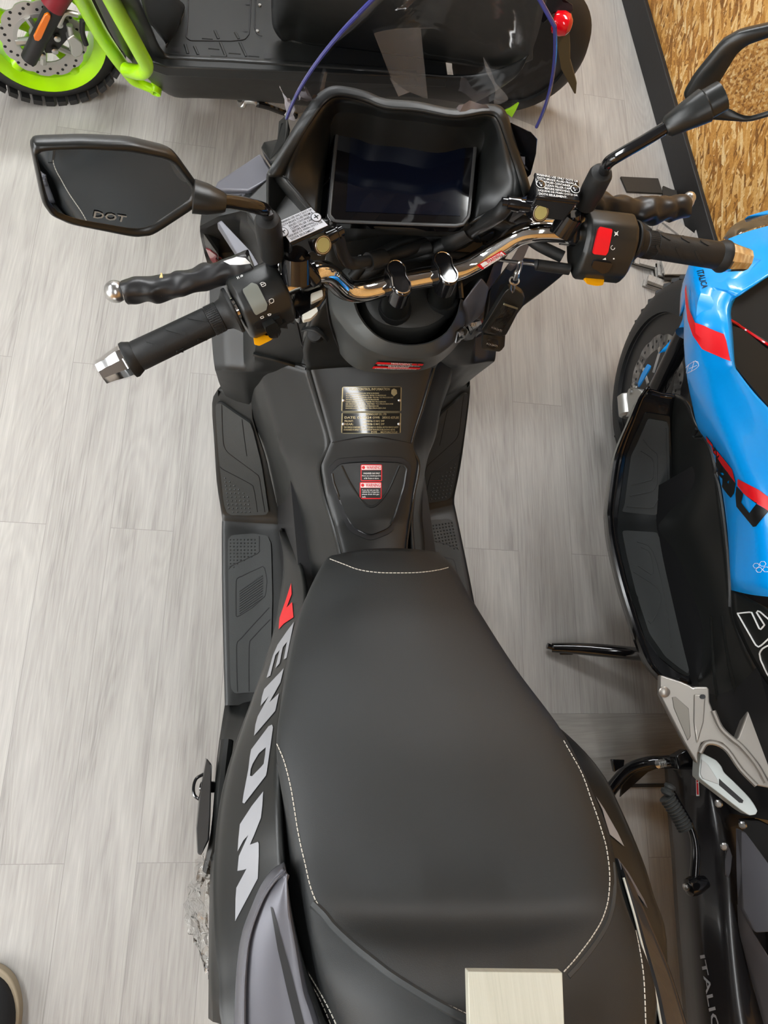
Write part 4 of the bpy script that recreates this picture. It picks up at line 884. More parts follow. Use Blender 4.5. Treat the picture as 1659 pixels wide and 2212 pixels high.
# ---- front fairing wings and the nose
P1 = [(462, 410, .97), (468, 392, .975), (562, 330, 1.0), (592, 374, 1.01), (578, 386, 1.008), (537, 413, .992)]
plate('fairing_wing', WW(P1), V((.006, .01, -.03)), satin, sc, .003)
P2 = [(452, 420, .955), (464, 414, .962), (535, 415, .985), (515, 440, .98), (470, 446, .96)]
plate('fairing_wing', WW(P2), V((.006, .01, -.03)), satin, sc, .003)
for o in [x for x in sc.children if x.name.startswith('fairing_wing')]: mirror_copy(o, sc)
dp = plate('dash_side_panel', WW([(520, 440, .985), (580, 384, 1.02), (608, 386, 1.035), (690, 476, 1.02), (690, 500, 1.005), (560, 500, .98)]), V((0, 0, -.02)), plastic, sc, .003); mirror_copy(dp, sc)
for q in ([(468, 480, .965), (478, 474, .968), (540, 540, .965), (562, 572, .955), (548, 580, .95), (520, 560, .955)],):
    o = plate('fairing_strip', WW(q), V((0, 0, -.012)), satin, sc, .002); mirror_copy(o, sc)
patch('side_reflector', [(446, 535), (456, 540), (482, 560), (486, 575), (470, 575), (455, 560)], [shield], .002, mat('reflector_red', '#8a3a40', .2, coat=.5), shield, True, zf=.9)
gl = plate('screen_bracket', WW([(563, 318, 1.02), (570, 305, 1.02), (598, 300, 1.04), (606, 262, 1.09), (618, 244, 1.11), (622, 262, 1.11), (612, 310, 1.06), (600, 350, 1.04), (584, 350, 1.02)]), V((.004, .006, -.02)), plastic2, sc, .002)
plate('screen_bracket', WW([(1090, 256, 1.14), (1148, 284, 1.14), (1163, 300, 1.13), (1160, 330, 1.11), (1148, 378, 1.08), (1137, 372, 1.08)]), V((-.004, .004, -.02)), gloss, sc, .002)
loft('nose_fairing', [[V((x*w, y-k*abs(x)**2.2, z-h*abs(x)**2)) for x in (-1, -.75, -.4, 0, .4, .75, 1)] for w, y, k, z, h in ((.125, .66, .05, 1.06, .05), (.125, .76, .07, .98, .08), (.12, .90, .10, .84, .06), (.11, .96, .12, .70, .04), (.10, .86, .08, .50, .0))], plastic, sc, 4, 4, solid=.006, face=(0, 3, 3))
def wheel(name, c, ax, R, wdt, parent, rimm, tw=.055):
    ax = V(ax).normalized(); t = lathe(name, V(c)-ax*wdt, ax, [(0, R*.66), (.002, R*.72), (wdt*.25, R*.86), (wdt*.55, R*.95), (wdt, R), (wdt*1.45, R*.95), (wdt*1.75, R*.86), (wdt*2-.002, R*.72), (wdt*2, R*.66)], tyre, parent, 56, ring=True)
    r = lathe('wheel_rim', V(c)-ax*wdt*.8, ax, [(0, R*.67), (.004, R*.64), (wdt*.3, R*.60), (wdt*.5, R*.25), (wdt*.6, R*.12), (wdt*1.0, R*.12), (wdt*1.1, R*.25), (wdt*1.3, R*.6), (wdt*1.6, R*.67)], rimm, t, 40)
    return t
wheel('wheel', (0, .90, .28), (1, 0, .0), .28, .055, sc, plastic2)
wheel('wheel', (0, -.72, .28), (1, 0, .0), .28, .065, sc, plastic2)
loft('underbody', [[V((x, y, z)) for x, z in ((-.13, .5), (-.15, .22), (-.08, .16), (.08, .16), (.15, .22), (.13, .5))] for y in (.55, .3, 0, -.35)], deep, sc, 1, 1, False, False, True, face=False, caps=True)
for s in (-1, 1): tube('fork_leg', [V((s*.075, .90, .28)), V((s*.07, .84, .55)), V((s*.05, .78, .75))], .018, steel, sc, 12)
loft('tail_fairing', [[V((x*w, y, z)) for x, z in ((-1, .70), (-.9, .55), (0, .50), (.9, .55), (1, .70))] for y, w in ((-.30, .29), (-.55, .28), (-.8, .2), (-.98, .1))], plastic, sc, 3, 3, face=(0, -1, -2), solid=.006)

# ---- windshield
def WSpt(x, t):
    """x -1..1 across, t 0..1 up"""
    hw = .139-.034*t*t-.024*t; y = .600-.050*t+.035*(1-x*x)+.0; z = 1.165+.165*t+.02*(1-x*x)*t
    return V((-.002+x*hw, y, z))
def ws_mesh(nx=24, ny=14):
    rows = []
    for j in range(ny+1):
        t = j/ny; row = []
        for i in range(nx+1):
            x = -1+2*i/nx; k = 1-.28*max(0, abs(x)-.55)**1.6*1.6
            row.append(WSpt(x, t*k*1.06))
        rows.append(row)
    return rows
rows = ws_mesh()
nx = len(rows[0]); vs = [p for r in rows for p in r]
wsh = put('windshield', vs, [(j*nx+i, j*nx+i+1, (j+1)*nx+i+1, (j+1)*nx+i) for j in range(len(rows)-1) for i in range(nx-1)], shield_m, sc, 60, face=True)
edge = [r[0] for r in rows]+rows[-1][1:-1]+[r[-1] for r in rows[::-1]]
tube('shield_edge', edge, .0019, edge_m, wsh, 8)

def veil(name, k):
    m = bpy.data.materials.new(name); m.use_nodes = True; N = m.node_tree.nodes; L = m.node_tree.links
    b_ = N['Principled BSDF']; b_.inputs['Base Color'].default_value = (.75, .74, .74, 1); b_.inputs['Roughness'].default_value = .3
    t = N.new('ShaderNodeBsdfTransparent'); x = N.new('ShaderNodeMixShader'); x.inputs[0].default_value = k
    L.new(t.outputs[0], x.inputs[1]); L.new(b_.outputs[0], x.inputs[2]); L.new(x.outputs[0], [n for n in N if n.type == 'OUTPUT_MATERIAL'][0].inputs[0]); return m
veil_m = veil('milky_film', .13); veil2 = veil('milky_film_thin', .06)
for q, m_ in (([(838, 160), (870, 190), (930, 214), (962, 226), (900, 228), (866, 222), (858, 200)], veil_m), ([(700, 150), (706, 152), (698, 195), (688, 195)], veil_m), ([(1043, 116), (1062, 150), (1070, 175), (1092, 198), (1100, 212), (1082, 222), (1066, 222), (1072, 190), (1050, 150)], veil_m)):
    patch('protective_film', roundpoly(q), [wsh], .0015, m_, wsh, zf=1.25)

# ---- folded passenger peg and wrap scraps on the left of the black scooter
pg = plate('passenger_peg', WW([(446, 1637, .42), (458, 1652, .43), (455, 1760, .44), (452, 1815, .44), (434, 1850, .44), (426, 1845, .43), (424, 1790, .42), (430, 1720, .42)]), V((-.006, 0, -.05)), gloss, sc, .003)
tube('peg_pivot', [W(436, 1700, .40), W(500, 1700, .42)], .010, gloss, pg, 12)
tube('peg_spring_loop', WW([(440, 1672, .41), (424, 1682, .41), (418, 1700, .41), (420, 1718, .41), (432, 1728, .41)]), .0028, gloss, pg, 8, 4)
tube('peg_bracket', WW([(452, 1880, .40), (470, 1800, .42), (480, 1690, .42), (490, 1600, .40)]), .012, plastic2, sc, 10, 3)
random.seed(11)
def crumple(name, pts, m, parent, k=3, amp=.006, **kw):
    rows = [WW(r) for r in pts]
    rows = [cr(r, k) for r in rows]; n = len(rows[0]); cols = [cr([r[i] for r in rows], k) for i in range(n)]
    nv = len(cols[0]); vs = [cols[i][j]+V([random.uniform(-amp, amp) for _ in range(3)]) for j in range(nv) for i in range(n)]
    return put(name, vs, [(j*n+i, j*n+i+1, (j+1)*n+i+1, (j+1)*n+i) for j in range(nv-1) for i in range(n-1)], m, parent, smooth=28, face=True, **kw)
scrap = mat('film_scrap', '#a5a0a6', .25, coat=.3)
crumple('wrap_scrap', [[(604, 188, 1.20), (612, 200, 1.19), (622, 214, 1.18)], [(612, 205, 1.17), (622, 218, 1.17), (636, 226, 1.17)], [(618, 228, 1.15), (628, 236, 1.15), (636, 246, 1.15)], [(616, 248, 1.12), (626, 256, 1.12), (634, 262, 1.12)]], scrap, sc, 2, .002)
crumple('wrap_scrap', [[(648, 190, 1.20), (660, 192, 1.20), (672, 205, 1.19)], [(648, 206, 1.18), (664, 208, 1.18), (682, 212, 1.18)], [(640, 222, 1.165), (658, 220, 1.165), (680, 220, 1.165)]], scrap, sc, 2, .003)
crumple('wrap_scrap', [[(990, 226, 1.18), (1020, 220, 1.18), (1050, 226, 1.18)], [(985, 238, 1.165), (1015, 236, 1.165), (1056, 236, 1.165)]], scrap, sc, 3, .002)
crumple('wrap_scrap', [[(1095, 262, 1.13), (1106, 270, 1.13)], [(1108, 300, 1.11), (1116, 306, 1.11)], [(1124, 340, 1.10), (1132, 344, 1.10)], [(1136, 366, 1.09), (1142, 370, 1.09)]], scrap, sc, 3, .0025)

# ================================================================== the blue scooter
bs = thing('motor_scooter', (.87, .05, 0), 'bright blue maxi scooter with red stripe and silver footrest, beside the board wall', 'scooter')
bl_gloss = gloss
def wave_disc(name, c, ax, R, r, m, parent, th=.004, nw=12, amp=.035, holes=True):
    ax = V(ax).normalized(); a, b = frame_(ax); vs = []; n = nw*10
    for t in (0, th):
        for rr in (None, r):
            for i in range(n):
                w = 2*pi*i/n; q = (R*(1-amp*(.5+.5*cos(w*nw))**3)) if rr is None else rr
                vs.append(V(c)+ax*t+a*(q*cos(w))+b*(q*sin(w)))
    fs = []
    for i in range(n):
        j = (i+1) % n; fs += [(i, j, n+j, n+i), (2*n+i, 3*n+i, 3*n+j, 2*n+j), (i, 2*n+i, 2*n+j, j), (n+i, n+j, 3*n+j, 3*n+i)]
    d = put(name, vs, fs, m, parent, 30)
    if holes:
        hv = []; hf = []
        for i in range(nw*3):
            w = 2*pi*(i+.5)/(nw*3); q = r+(R-r)*(.36, .58, .78)[i % 3]
            for s, t in ((1, th+.0004), (-1, -.0004)):
                p = V(c)+ax*t+a*(q*cos(w))+b*(q*sin(w)); k = len(hv)
                hv += [p+a*(.0042*cos(e*.7854))+b*(.0042*sin(e*.7854)) for e in range(8)]; hf.append(tuple(range(k, k+8)))
        put('disc_hole', hv, hf, deep, d, 0)
    return d
# front wheel, steered a touch
wc = V((.872, .70, .272)); th_ = radians(8); hd = V((sin(th_), cos(th_), 0)); ln = V((-cos(th_), sin(th_), 0))
wb = wheel('front_wheel', wc, ln, .272, .055, bs, mat('rim_black', (.016, .016, .017), .35))
lathe('rim_well', wc+ln*.02, ln, [(0, .176), (.002, .178), (.022, .186), (.032, .192), (.033, .186), (.024, .178), (.01, .160), (.006, .05), (.006, .004)], MAT['rim_black'], wb, 48)
random.seed(5)
vs = []; fs = []
for i in range(44):                          # tread blocks
    w = 2*pi*i/44
    for s in (-1, 1):
        rad = hd*cos(w)+V((0, 0, 1))*sin(w); tan_ = -hd*sin(w)+V((0, 0, 1))*cos(w); p = wc+rad*.2675+ln*(s*.009)+tan_*(.008*s); n = len(vs)
        q = (tan_*.011+ln*(s*.005), ln*.007-tan_*(s*.006)); h = rad*.0052
        for z in (-1, 1):
            for i2, j2 in ((-1, -1), (1, -1), (1, 1), (-1, 1)): vs.append(p+q[0]*i2+q[1]*j2+h*z)
        fs += [(n, n+1, n+2, n+3), (n+7, n+6, n+5, n+4)]+[(n+k, n+(k+1) % 4, n+4+(k+1) % 4, n+4+k) for k in range(4)]
put('tread', vs, fs, deep, wb, 0)
for k in range(5):
    w = 2*pi*k/5+.3; rad = hd*cos(w)+V((0, 0, 1))*sin(w)
    tube('wheel_spoke', [wc+ln*.022+rad*.03, wc+ln*.024+rad*.175], [.020, .014], MAT['rim_black'], wb, 10)
p = wc+ln*.040
wave_disc('brake_disc', p, ln, .128, .090, disc_m, wb)
for k in range(6):
    w = 2*pi*k/6; r0_ = (hd*cos(w)+V((0, 0, 1))*sin(w)); r1_ = (hd*cos(w+.5)+V((0, 0, 1))*sin(w+.5))
    tube('disc_arm', [p+r0_*.035, p+r1_*.092], .007, disc_m, wb, 8); lathe('disc_bolt', p+r1_*.088+ln*.003, ln, [(0, .007), (.005, .007), (.006, .005)], steel, wb, 8)
for q in ((1443, 742), (1418, 762)):
    lathe('valve_stem', Pn(*q, wc+ln*.035, ln), V((-.2, -.4, .9)), [(0, .004), (.018, .004), (.019, .0055), (.03, .0055)], deep, wb, 10)
cal = Pn(1368, 862, wc+ln*.06, ln)
plate('brake_caliper', [Pn(u, v, wc+ln*.075, ln) for u, v in roundpoly([(1340, 870), (1352, 848), (1366, 838), (1385, 842), (1388, 862), (1372, 890), (1352, 902), (1336, 892)], .25)], -ln*.03, alu, bs, .004, 3)
lathe('caliper_body', Pn(1352, 880, wc+ln*.07, ln)-hd*.028, hd, [(0, .012), (.006, .020), (.06, .020), (.066, .012)], alu, bs, 18)
for q in ((1364, 846), (1374, 832)): lathe('caliper_bolt', Pn(*q, wc+ln*.074, ln), ln, [(0, .008), (.006, .008), (.008, .005)], steel, bs, 8)
tube('fork_leg', [Pn(1405, 870, wc+ln*.075, ln), Pn(1440, 800, wc+ln*.08, ln), Pn(1480, 720, wc+ln*.09, ln)], .022, gloss, bs, 14)
loft('front_fender', [WW([(1474, 612, .55), (1489, 612, .56), (1520, 620, .58)]), WW([(1474, 650, .52), (1490, 650, .53), (1530, 650, .56)]), WW([(1474, 690, .48), (1484, 700, .49), (1530, 690, .53)]), WW([(1452, 730, .44), (1476, 735, .46), (1530, 735, .5)]), WW([(1422, 764, .40), (1446, 758, .42), (1480, 760, .44)])], blue, bs, 3, 3, solid=.004)
patch_fork = plate('fork_cover', [Pn(u, v, wc+ln*.068, ln) for u, v in roundpoly([(1378, 838), (1402, 798), (1404, 790), (1398, 786), (1386, 806), (1377, 828)], .2)], -ln*.004, blue, bs, .001)
# floorboard
BO = [(1396, 838, .50), (1380, 862, .47), (1362, 905, .43), (1340, 955, .38), (1326, 1000, .345), (1314, 1095, .30), (1314, 1120, .29), (1318, 1160, .285), (1328, 1210, .28), (1346, 1280, .28), (1372, 1360, .28), (1400, 1430, .28), (1432, 1468, .28)]
BI = [(1462, 858, .50), (1454, 880, .47), (1450, 930, .42), (1450, 985, .37), (1450, 1045, .335), (1424, 1112, .295), (1418, 1125, .29), (1420, 1148, .285), (1440, 1205, .28), (1470, 1290, .28), (1490, 1370, .28), (1496, 1440, .28), (1494, 1478, .28)]
rows = []
for a, b in zip(BO, BI):
    p, q = W(*a), W(*b); rows.append([p+V((.012, 0, -.03)), p, p.lerp(q, .10)+V((0, 0, .003)), p.lerp(q, .14)-V((0, 0, .006)), p.lerp(q, .6)-V((0, 0, .008)), q])
fb = loft('floorboard', rows, gloss, bs, 3, 3, cu=False, solid=.008)
bst = loft('board_edge_strip', [[W(*a)+V((.006, 0, -.035)), W(*a)+V((-.002, 0, .001)), W(*a).lerp(W(*b), .07)+V((0, 0, .004))] for a, b in zip(BO, BI)], gloss, bs, 2, 3, solid=.002)
tray = patch('board_tray', roundpoly([(1394, 890), (1446, 898), (1452, 930), (1452, 1056), (1420, 1118), (1424, 1142), (1440, 1180), (1460, 1240), (1476, 1290), (1491, 1373), (1494, 1446), (1486, 1462), (1460, 1450), (1424, 1420), (1390, 1372), (1362, 1290), (1342, 1205), (1332, 1148), (1336, 1098), (1352, 985), (1366, 950)], .1), [fb], .0022, plastic2, bs, True, zf=.3)
fm = patch('foot_mat', roundpoly([(1399, 902), (1440, 909), (1444, 921), (1446, 1054), (1417, 1113), (1342, 1105), (1347, 1090), (1362, 983), (1376, 955)], .12), [fb], .004, rubberg, bs, True, zf=.35)
rm = patch('foot_mat', roundpoly([(1342, 1146), (1417, 1150), (1427, 1170), (1453, 1240), (1470, 1292), (1486, 1373), (1490, 1440), (1484, 1455), (1470, 1446), (1436, 1420), (1400, 1368), (1372, 1280), (1352, 1200)], .12), [fb], .004, rubberg, bs, True, zf=.3)
for q in ([(1389, 950), (1402, 968), (1418, 980), (1420, 990), (1418, 1050), (1408, 1062), (1360, 1071)], [(1384, 975), (1408, 990), (1412, 1000), (1410, 1036), (1364, 1048)], [(1354, 1094), (1410, 1098), (1440, 1045), (1438, 925)]):
    groove('mat_ridge', q, [fm], .0013, rubberg, fm, 8, 1, 0)
for q in ([(1385, 1182), (1405, 1195), (1412, 1240), (1402, 1238), (1378, 1222)], [(1368, 1235), (1420, 1270), (1428, 1300), (1408, 1345), (1400, 1340)], [(1376, 1170), (1410, 1190), (1436, 1290), (1450, 1400)]):
    groove('mat_ridge', q, [rm], .0013, rubberg, rm, 8, 3, 0)
# inner leg panel
A_ = [(1458, 852, .50), (1454, 880, .47), (1450, 985, .37), (1449, 1050, .33), (1424, 1112, .295), (1420, 1145, .285), (1440, 1205, .28), (1470, 1290, .28), (1492, 1370, .28), (1497, 1440, .28), (1500, 1490, .28), (1540, 1580, .28)]
B_ = [(1490, 880, .57), (1504, 922, .565), (1533, 962, .55), (1548, 1020, .535), (1560, 1085, .525), (1567, 1130, .52), (1572, 1190, .515), (1578, 1275, .51), (1584, 1330, .505), (1606, 1390, .50), (1640, 1450, .495), (1700, 1540, .49)]
rows = []
for i, (a, b) in enumerate(zip(A_, B_)):
    p, q = W(*a), W(*b); rows.append([p-V((0, 0, .01)), p, p.lerp(q, .3)+V((-.008, 0, .01)), p.lerp(q, .65)+V((-.008, 0, .012)), q])
leg = loft('leg_panel', rows, plastic2, bs, 4, 4, solid=.006)
groove('seam_strip', [(1506, 925), (1533, 964), (1548, 1020), (1560, 1085), (1572, 1190), (1577, 1270), (1577, 1310)], [leg], .004, plastic, bs, 8, 3, .001, .53)
for q in ([(1536, 1330), (1540, 1420), (1548, 1500), (1562, 1560)], [(1560, 1330), (1572, 1420), (1590, 1500)]): groove('leg_crease', q, [leg], .006, plastic2, leg, 10, 3, -.003, .4)
# blue side
SA = [(1500, 560, .72), (1489, 590, .72), (1479, 660, .70), (1477, 740, .68), (1483, 810, .66), (1495, 872, .62), (1508, 925, .585), (1535, 966, .56), (1558, 1050, .54), (1572, 1150, .53), (1580, 1275, .525)]
SM = [(1530, 545, .77), (1512, 600, .77), (1503, 690, .765), (1509, 740, .755), (1522, 800, .735), (1540, 870, .71), (1562, 930, .69), (1590, 1000, .67), (1625, 1075, .65), (1650, 1160, .64), (1670, 1290, .63)]
SB = [(1640, 560, .83), (1600, 610, .815), (1572, 660, .80), (1573, 705, .80), (1580, 782, .79), (1592, 806, .78), (1625, 850, .77), (1664, 894, .76), (1724, 970, .74), (1784, 1070, .72), (1820, 1300, .70)]
rows = []
for a, m_, b in zip(SA, SM, SB):
    p, q, r = W(*a), W(*m_), W(*b); rows.append([p+V((.03, 0, -.03)), p, p.lerp(q, .5)+V((-.006, -.002, .004)), q, q.lerp(r, .5)+V((-.003, 0, .002)), r, r+V((.02, 0, -.015))])
bside = loft('side_fairing', rows, blue, bs, 4, 4, cu=True, solid=.004, smooth=30, face=(-3, -1, 3))
T_ = [(1479, 652, .70), (1482, 600, .725), (1490, 566, .735), (1504, 546, .745), (1535, 530, .765), (1570, 517, .785), (1615, 500, .80), (1662, 487, .815), (1800, 450, .84)]
I_ = [(1503, 690, .765), (1508, 650, .775), (1520, 625, .78), (1540, 620, .79), (1560, 625, .80), (1580, 625, .81), (1620, 606, .825), (1670, 575, .84), (1800, 500, .87)]
J_ = [(1573, 705, .80), (1572, 670, .80), (1573, 660, .80), (1577, 654, .80), (1585, 646, .805), (1597, 638, .815), (1625, 617, .83), (1672, 586, .845), (1800, 512, .875)]
front = loft('front_fairing', [[W(*a)-V((-.02, 0, .05)), W(*a), W(*a).lerp(W(*b), .5)+V((0, .006, .004)), W(*b), W(*c)] for a, b, c in zip(T_, I_, J_)], blue, bs, 3, 4, cu=False, solid=.004, smooth=25)
lo = loft('headlight_lens', [WW([(1560, 522, .77), (1578, 500, .77), (1605, 488, .77), (1659, 476, .78), (1800, 452, .80)]), WW([(1562, 514, .79), (1580, 490, .79), (1608, 474, .79), (1659, 463, .80), (1800, 440, .81)]), WW([(1570, 520, .785), (1590, 508, .79), (1620, 496, .80), (1662, 484, .81), (1800, 455, .83)])], mat('lens_smoke', (.06, .05, .035), .06, coat=.6), bs, 4, 3)
plate('headlight_brow', WW([(1615, 466, .80), (1640, 458, .80), (1659, 453, .80), (1800, 430, .80), (1800, 445, .80), (1659, 463, .80)]), V((0, 0, -.02)), blue, bs, .002)
plate('cockpit_panel', WW([(1572, 655, .79), (1600, 636, .805), (1659, 596, .83), (1800, 512, .86), (1800, 780, .81), (1659, 742, .79), (1604, 706, .775), (1574, 694, .785)]), V((0, 0, -.03)), plastic, bs, .004)
plate('glove_panel', WW([(1576, 696, .785), (1604, 709, .775), (1659, 748, .785), (1800, 800, .81), (1800, 1010, .74), (1664, 892, .755), (1594, 804, .775), (1582, 782, .785)]), V((0, 0, -.03)), plastic2, bs, .005)
groove('red_pinstripe', [(1578, 692), (1604, 707), (1660, 744), (1700, 760)], [o for o in bs.children if o.name.startswith(('cockpit_panel', 'glove_panel'))], .0022, reddeep, bs, 8, 1, .001, .79)
bt = [bside, front]
patch('red_stripe', [(1487, 614), (1488, 631), (1493, 668), (1504, 698), (1565, 723), (1579, 781), (1519, 753), (1501, 724), (1490, 690), (1485, 651), (1484, 625)], bt, .004, red, bside, zf=.75)
for p, m_ in (([(1520, 945), (1548, 972), (1548, 983), (1526, 956)], red), ([(1526, 963), (1548, 984), (1547, 994), (1543, 998), (1531, 977)], blackp),
    ([(1550, 973), (1583, 1014), (1590, 1043), (1579, 1028), (1561, 1004), (1550, 987)], red),
    ([[(1548, 994), (1550, 989), (1561, 1004), (1579, 1028), (1590, 1044), (1587, 1065), (1580, 1075), (1573, 1068), (1548, 1034), (1547, 1018)], [(1561, 1006), (1578, 1027), (1575, 1045), (1557, 1021)]], blackp),
    ([(1595, 1034), (1640, 1058), (1661, 1074), (1661, 1104), (1636, 1088), (1607, 1065), (1594, 1048)], red),
    ([[(1592, 1050), (1607, 1066), (1636, 1089), (1661, 1104), (1657, 1108), (1634, 1137), (1628, 1138), (1592, 1094), (1590, 1067)], [(1607, 1066), (1636, 1086), (1620, 1108), (1602, 1085)]], blackp)):
    patch('side_letter', p, [bside], .0014, m_, bside, g=10, zf=.6)
icon('honeycomb_mark', [[(1482, 794), (1488, 788), (1500, 780), (1508, 781), (1510, 790), (1504, 796), (1494, 802), (1481, 808), (1481, 795)], [(1488, 788), (1483, 805)], [(1500, 780), (1494, 802)], [(1490, 796), (1506, 789)], [(1502, 779), (1508, 785)]], bside, white)
for cx, cy in ((1634, 1222), (1648, 1218), (1640, 1231), (1655, 1230)): icon('honeycomb_mark', [[(cx+7*cos(t*1.047), cy+6*sin(t*1.047)) for t in range(7)]], bside, white)
lettering('brand_text', [('ITALICA', 0, 1, 0, 1)], [(1520, 583), (1530, 622), (1517, 624), (1505, 586)], blackp, front, bt, .001, zf=.78)
# black rear panel with outlined letters
bp_ = loft('rear_side_panel', [WW([(1579, 1272, .522), (1583, 1332, .51), (1606, 1390, .505), (1640, 1452, .50), (1700, 1545, .495)]), WW([(1620, 1294, .56), (1625, 1350, .555), (1645, 1400, .55), (1672, 1450, .55), (1730, 1540, .545)]), WW([(1660, 1318, .60), (1690, 1360, .60), (1720, 1400, .60), (1760, 1450, .59), (1800, 1530, .59)]), WW([(1780, 1385, .66), (1800, 1430, .66), (1820, 1480, .66), (1840, 1530, .66), (1880, 1600, .66)])], plastic2, bs, 3, 3, solid=.006)
for L in ([(1594, 1325), (1624, 1322), (1642, 1361), (1652, 1350), (1634, 1321), (1640, 1319), (1662, 1338)], [(1594, 1325), (1633, 1393), (1639, 1397), (1646, 1393), (1664, 1376)], [(1664, 1392), (1648, 1400), (1641, 1410), (1644, 1426), (1658, 1455), (1668, 1470)]):
    groove('outline_letter', L, [bp_], .0016, white, bp_, 6, 1, .001, .55)
# silver footrest bracket
FRO = [(1425, 1458), (1432, 1459), (1472, 1472), (1490, 1480), (1497, 1485), (1500, 1483), (1528, 1483), (1532, 1489), (1533, 1516), (1545, 1547), (1565, 1577), (1590, 1598), (1594, 1592), (1606, 1560), (1617, 1530), (1640, 1502), (1660, 1492), (1700, 1488), (1700, 1720), (1658, 1702), (1633, 1697), (1600, 1660), (1575, 1622), (1561, 1606), (1535, 1601), (1516, 1605), (1509, 1630), (1507, 1651), (1479, 1606), (1452, 1555), (1425, 1501)]
zf_ = lambda u, v: .36+(u-1425)/240*.10
fr = plate('footrest_bracket', [W(u, v, zf_(u, v)) for u, v in FRO], V((.012, 0, -.03)), silverp, bs, .004, 3)
def on(u, v, dz=0): return W(u, v, zf_(u, v)+dz)
plate('bracket_rib', [on(*p, .004) for p in [(1500, 1500), (1524, 1500), (1520, 1560), (1506, 1606), (1499, 1560)]], V((0, 0, -.004)), silverp, fr, .003)
plate('bracket_hole', [on(*p, .0052) for p in rect(1518, 1505, 6, 5, .5)], V((0, 0, -.002)), deep, fr, 0)
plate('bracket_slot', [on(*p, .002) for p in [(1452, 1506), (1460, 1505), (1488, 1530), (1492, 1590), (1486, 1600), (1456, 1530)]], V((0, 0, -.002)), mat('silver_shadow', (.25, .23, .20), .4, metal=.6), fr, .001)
tube('bracket_ridge', [on(*p, .003) for p in [(1540, 1536), (1556, 1572), (1580, 1596), (1600, 1612), (1632, 1650), (1655, 1690)]], .006, silverp, fr, 8, 3)
tube('bracket_ridge', [on(*p, .003) for p in [(1512, 1626), (1525, 1606), (1548, 1606), (1572, 1622), (1600, 1662), (1634, 1697)]], .005, silverp, fr, 8, 3)
lathe('bracket_bolt', on(1434, 1494, .002), V((-.3, -.2, .9)), [(0, .011), (.004, .011), (.006, .007)], silverp, fr, 18)
PG = [(1512, 1628), (1519, 1627), (1548, 1642), (1559, 1655), (1564, 1668), (1590, 1692), (1619, 1722), (1630, 1738), (1637, 1752), (1633, 1760), (1619, 1762), (1600, 1750), (1517, 1686), (1509, 1678)]
zp = lambda u, v: .34+(u-1510)/130*.05
pk = plate('passenger_footpeg', [W(u, v, zp(u, v)+.03) for u, v in roundpoly(PG, .2)], V((.004, 0, -.03)), pegsil, bs, .004, 3, label='pale alloy folding footpeg')
plate('peg_slot', [W(u, v, zp(u, v)+.0312) for u, v in [(1554, 1682), (1560, 1688), (1606, 1729), (1604, 1735), (1598, 1734), (1554, 1696)]], V((0, 0, -.003)), deep, pk, 0)
plate('peg_recess', [W(u, v, zp(u, v)+.0312) for u, v in [(1516, 1640), (1530, 1652), (1550, 1684), (1552, 1694), (1518, 1682), (1513, 1672)]], V((0, 0, -.002)), alu, pk, .0005)
# stands
st_ = tube('side_stand', [W(1192, 1399, .014), W(1230, 1400, .030), W(1290, 1404, .055), W(1372, 1412, .11), W(1440, 1420, .20)], [.012, .014, .0165, .0165, .0165], gloss, bs, 12, 3)
plate('stand_foot', WW([(1206, 1388, .014), (1240, 1394, .022), (1250, 1402, .022), (1238, 1414, .016), (1212, 1414, .012)]), V((0, 0, -.01)), gloss, st_, .002)
tube('stand_tang', WW([(1182, 1395, .02), (1200, 1400, .022), (1225, 1402, .03)]), [.008, .006, .006], gloss, st_, 10, 2)
cs = tube('centre_stand', WW([(1304, 1742, .035), (1316, 1712, .05), (1332, 1690, .065), (1360, 1662, .085), (1400, 1648, .11), (1440, 1646, .13), (1490, 1640, .18)]), .015, gloss, bs, 14, 4)
plate('stand_pedal', WW([(1322, 1640, .11), (1350, 1641, .11), (1348, 1655, .10), (1328, 1668, .10)]), V((0, 0, -.012)), gloss, cs, .002)
plate('stand_web', WW([(1344, 1688, .07), (1370, 1668, .09), (1412, 1656, .11), (1440, 1652, .12), (1400, 1668, .09), (1372, 1690, .06), (1340, 1722, .04)]), V((0, 0, -.006)), gloss, cs, .001)
tube('stand_spring', [W(1418+i*2.4, 1652-i*.6, .135+(i % 2)*.002) for i in range(22)], [.008+.0022*(i % 2) for i in range(22)], steel, cs, 8)
plate('stand_pivot', WW([(1460, 1632, .19), (1485, 1618, .20), (1500, 1640, .20), (1498, 1668, .20), (1466, 1664, .19)]), V((0, 0, -.03)), gloss, cs, .003)
# engine case, kick starter
ec = []
for v, u0, u1, z in ((1655, 1470, 1552, .26), (1700, 1474, 1556, .29), (1780, 1480, 1600, .31), (1880, 1490, 1622, .32), (1980, 1497, 1622, .325), (2080, 1505, 1630, .325), (2180, 1514, 1650, .325), (2320, 1530, 1700, .32), (2460, 1560, 1720, .30)):
    a, b = W(u0, v, z-.07), W(u1, v, z); ec.append([a+V((.03, 0, -.12)), a, a.lerp(b, .16)+V((0, 0, .036)), a.lerp(b, .45)+V((0, 0, .042)), b, b+V((.05, 0, -.02))])
case = loft('engine_case', ec, mat('engine_black', (.014, .013, .014), .26, coat=.2), bs, 4, 4, solid=.004)
lettering('brand_text', [('ITALICA', 0, 1, 0, 1)], [(1523, 2062), (1563, 2262), (1546, 2268), (1513, 2064)], silver_print, case, [case], .0012, zf=.33)
stc = patch('warning_sticker', [(1494, 1678), (1510, 1676), (1512, 1720), (1493, 1718)], [case], .001, mat('sticker_film', '#3a3438', .3), case, zf=.3)
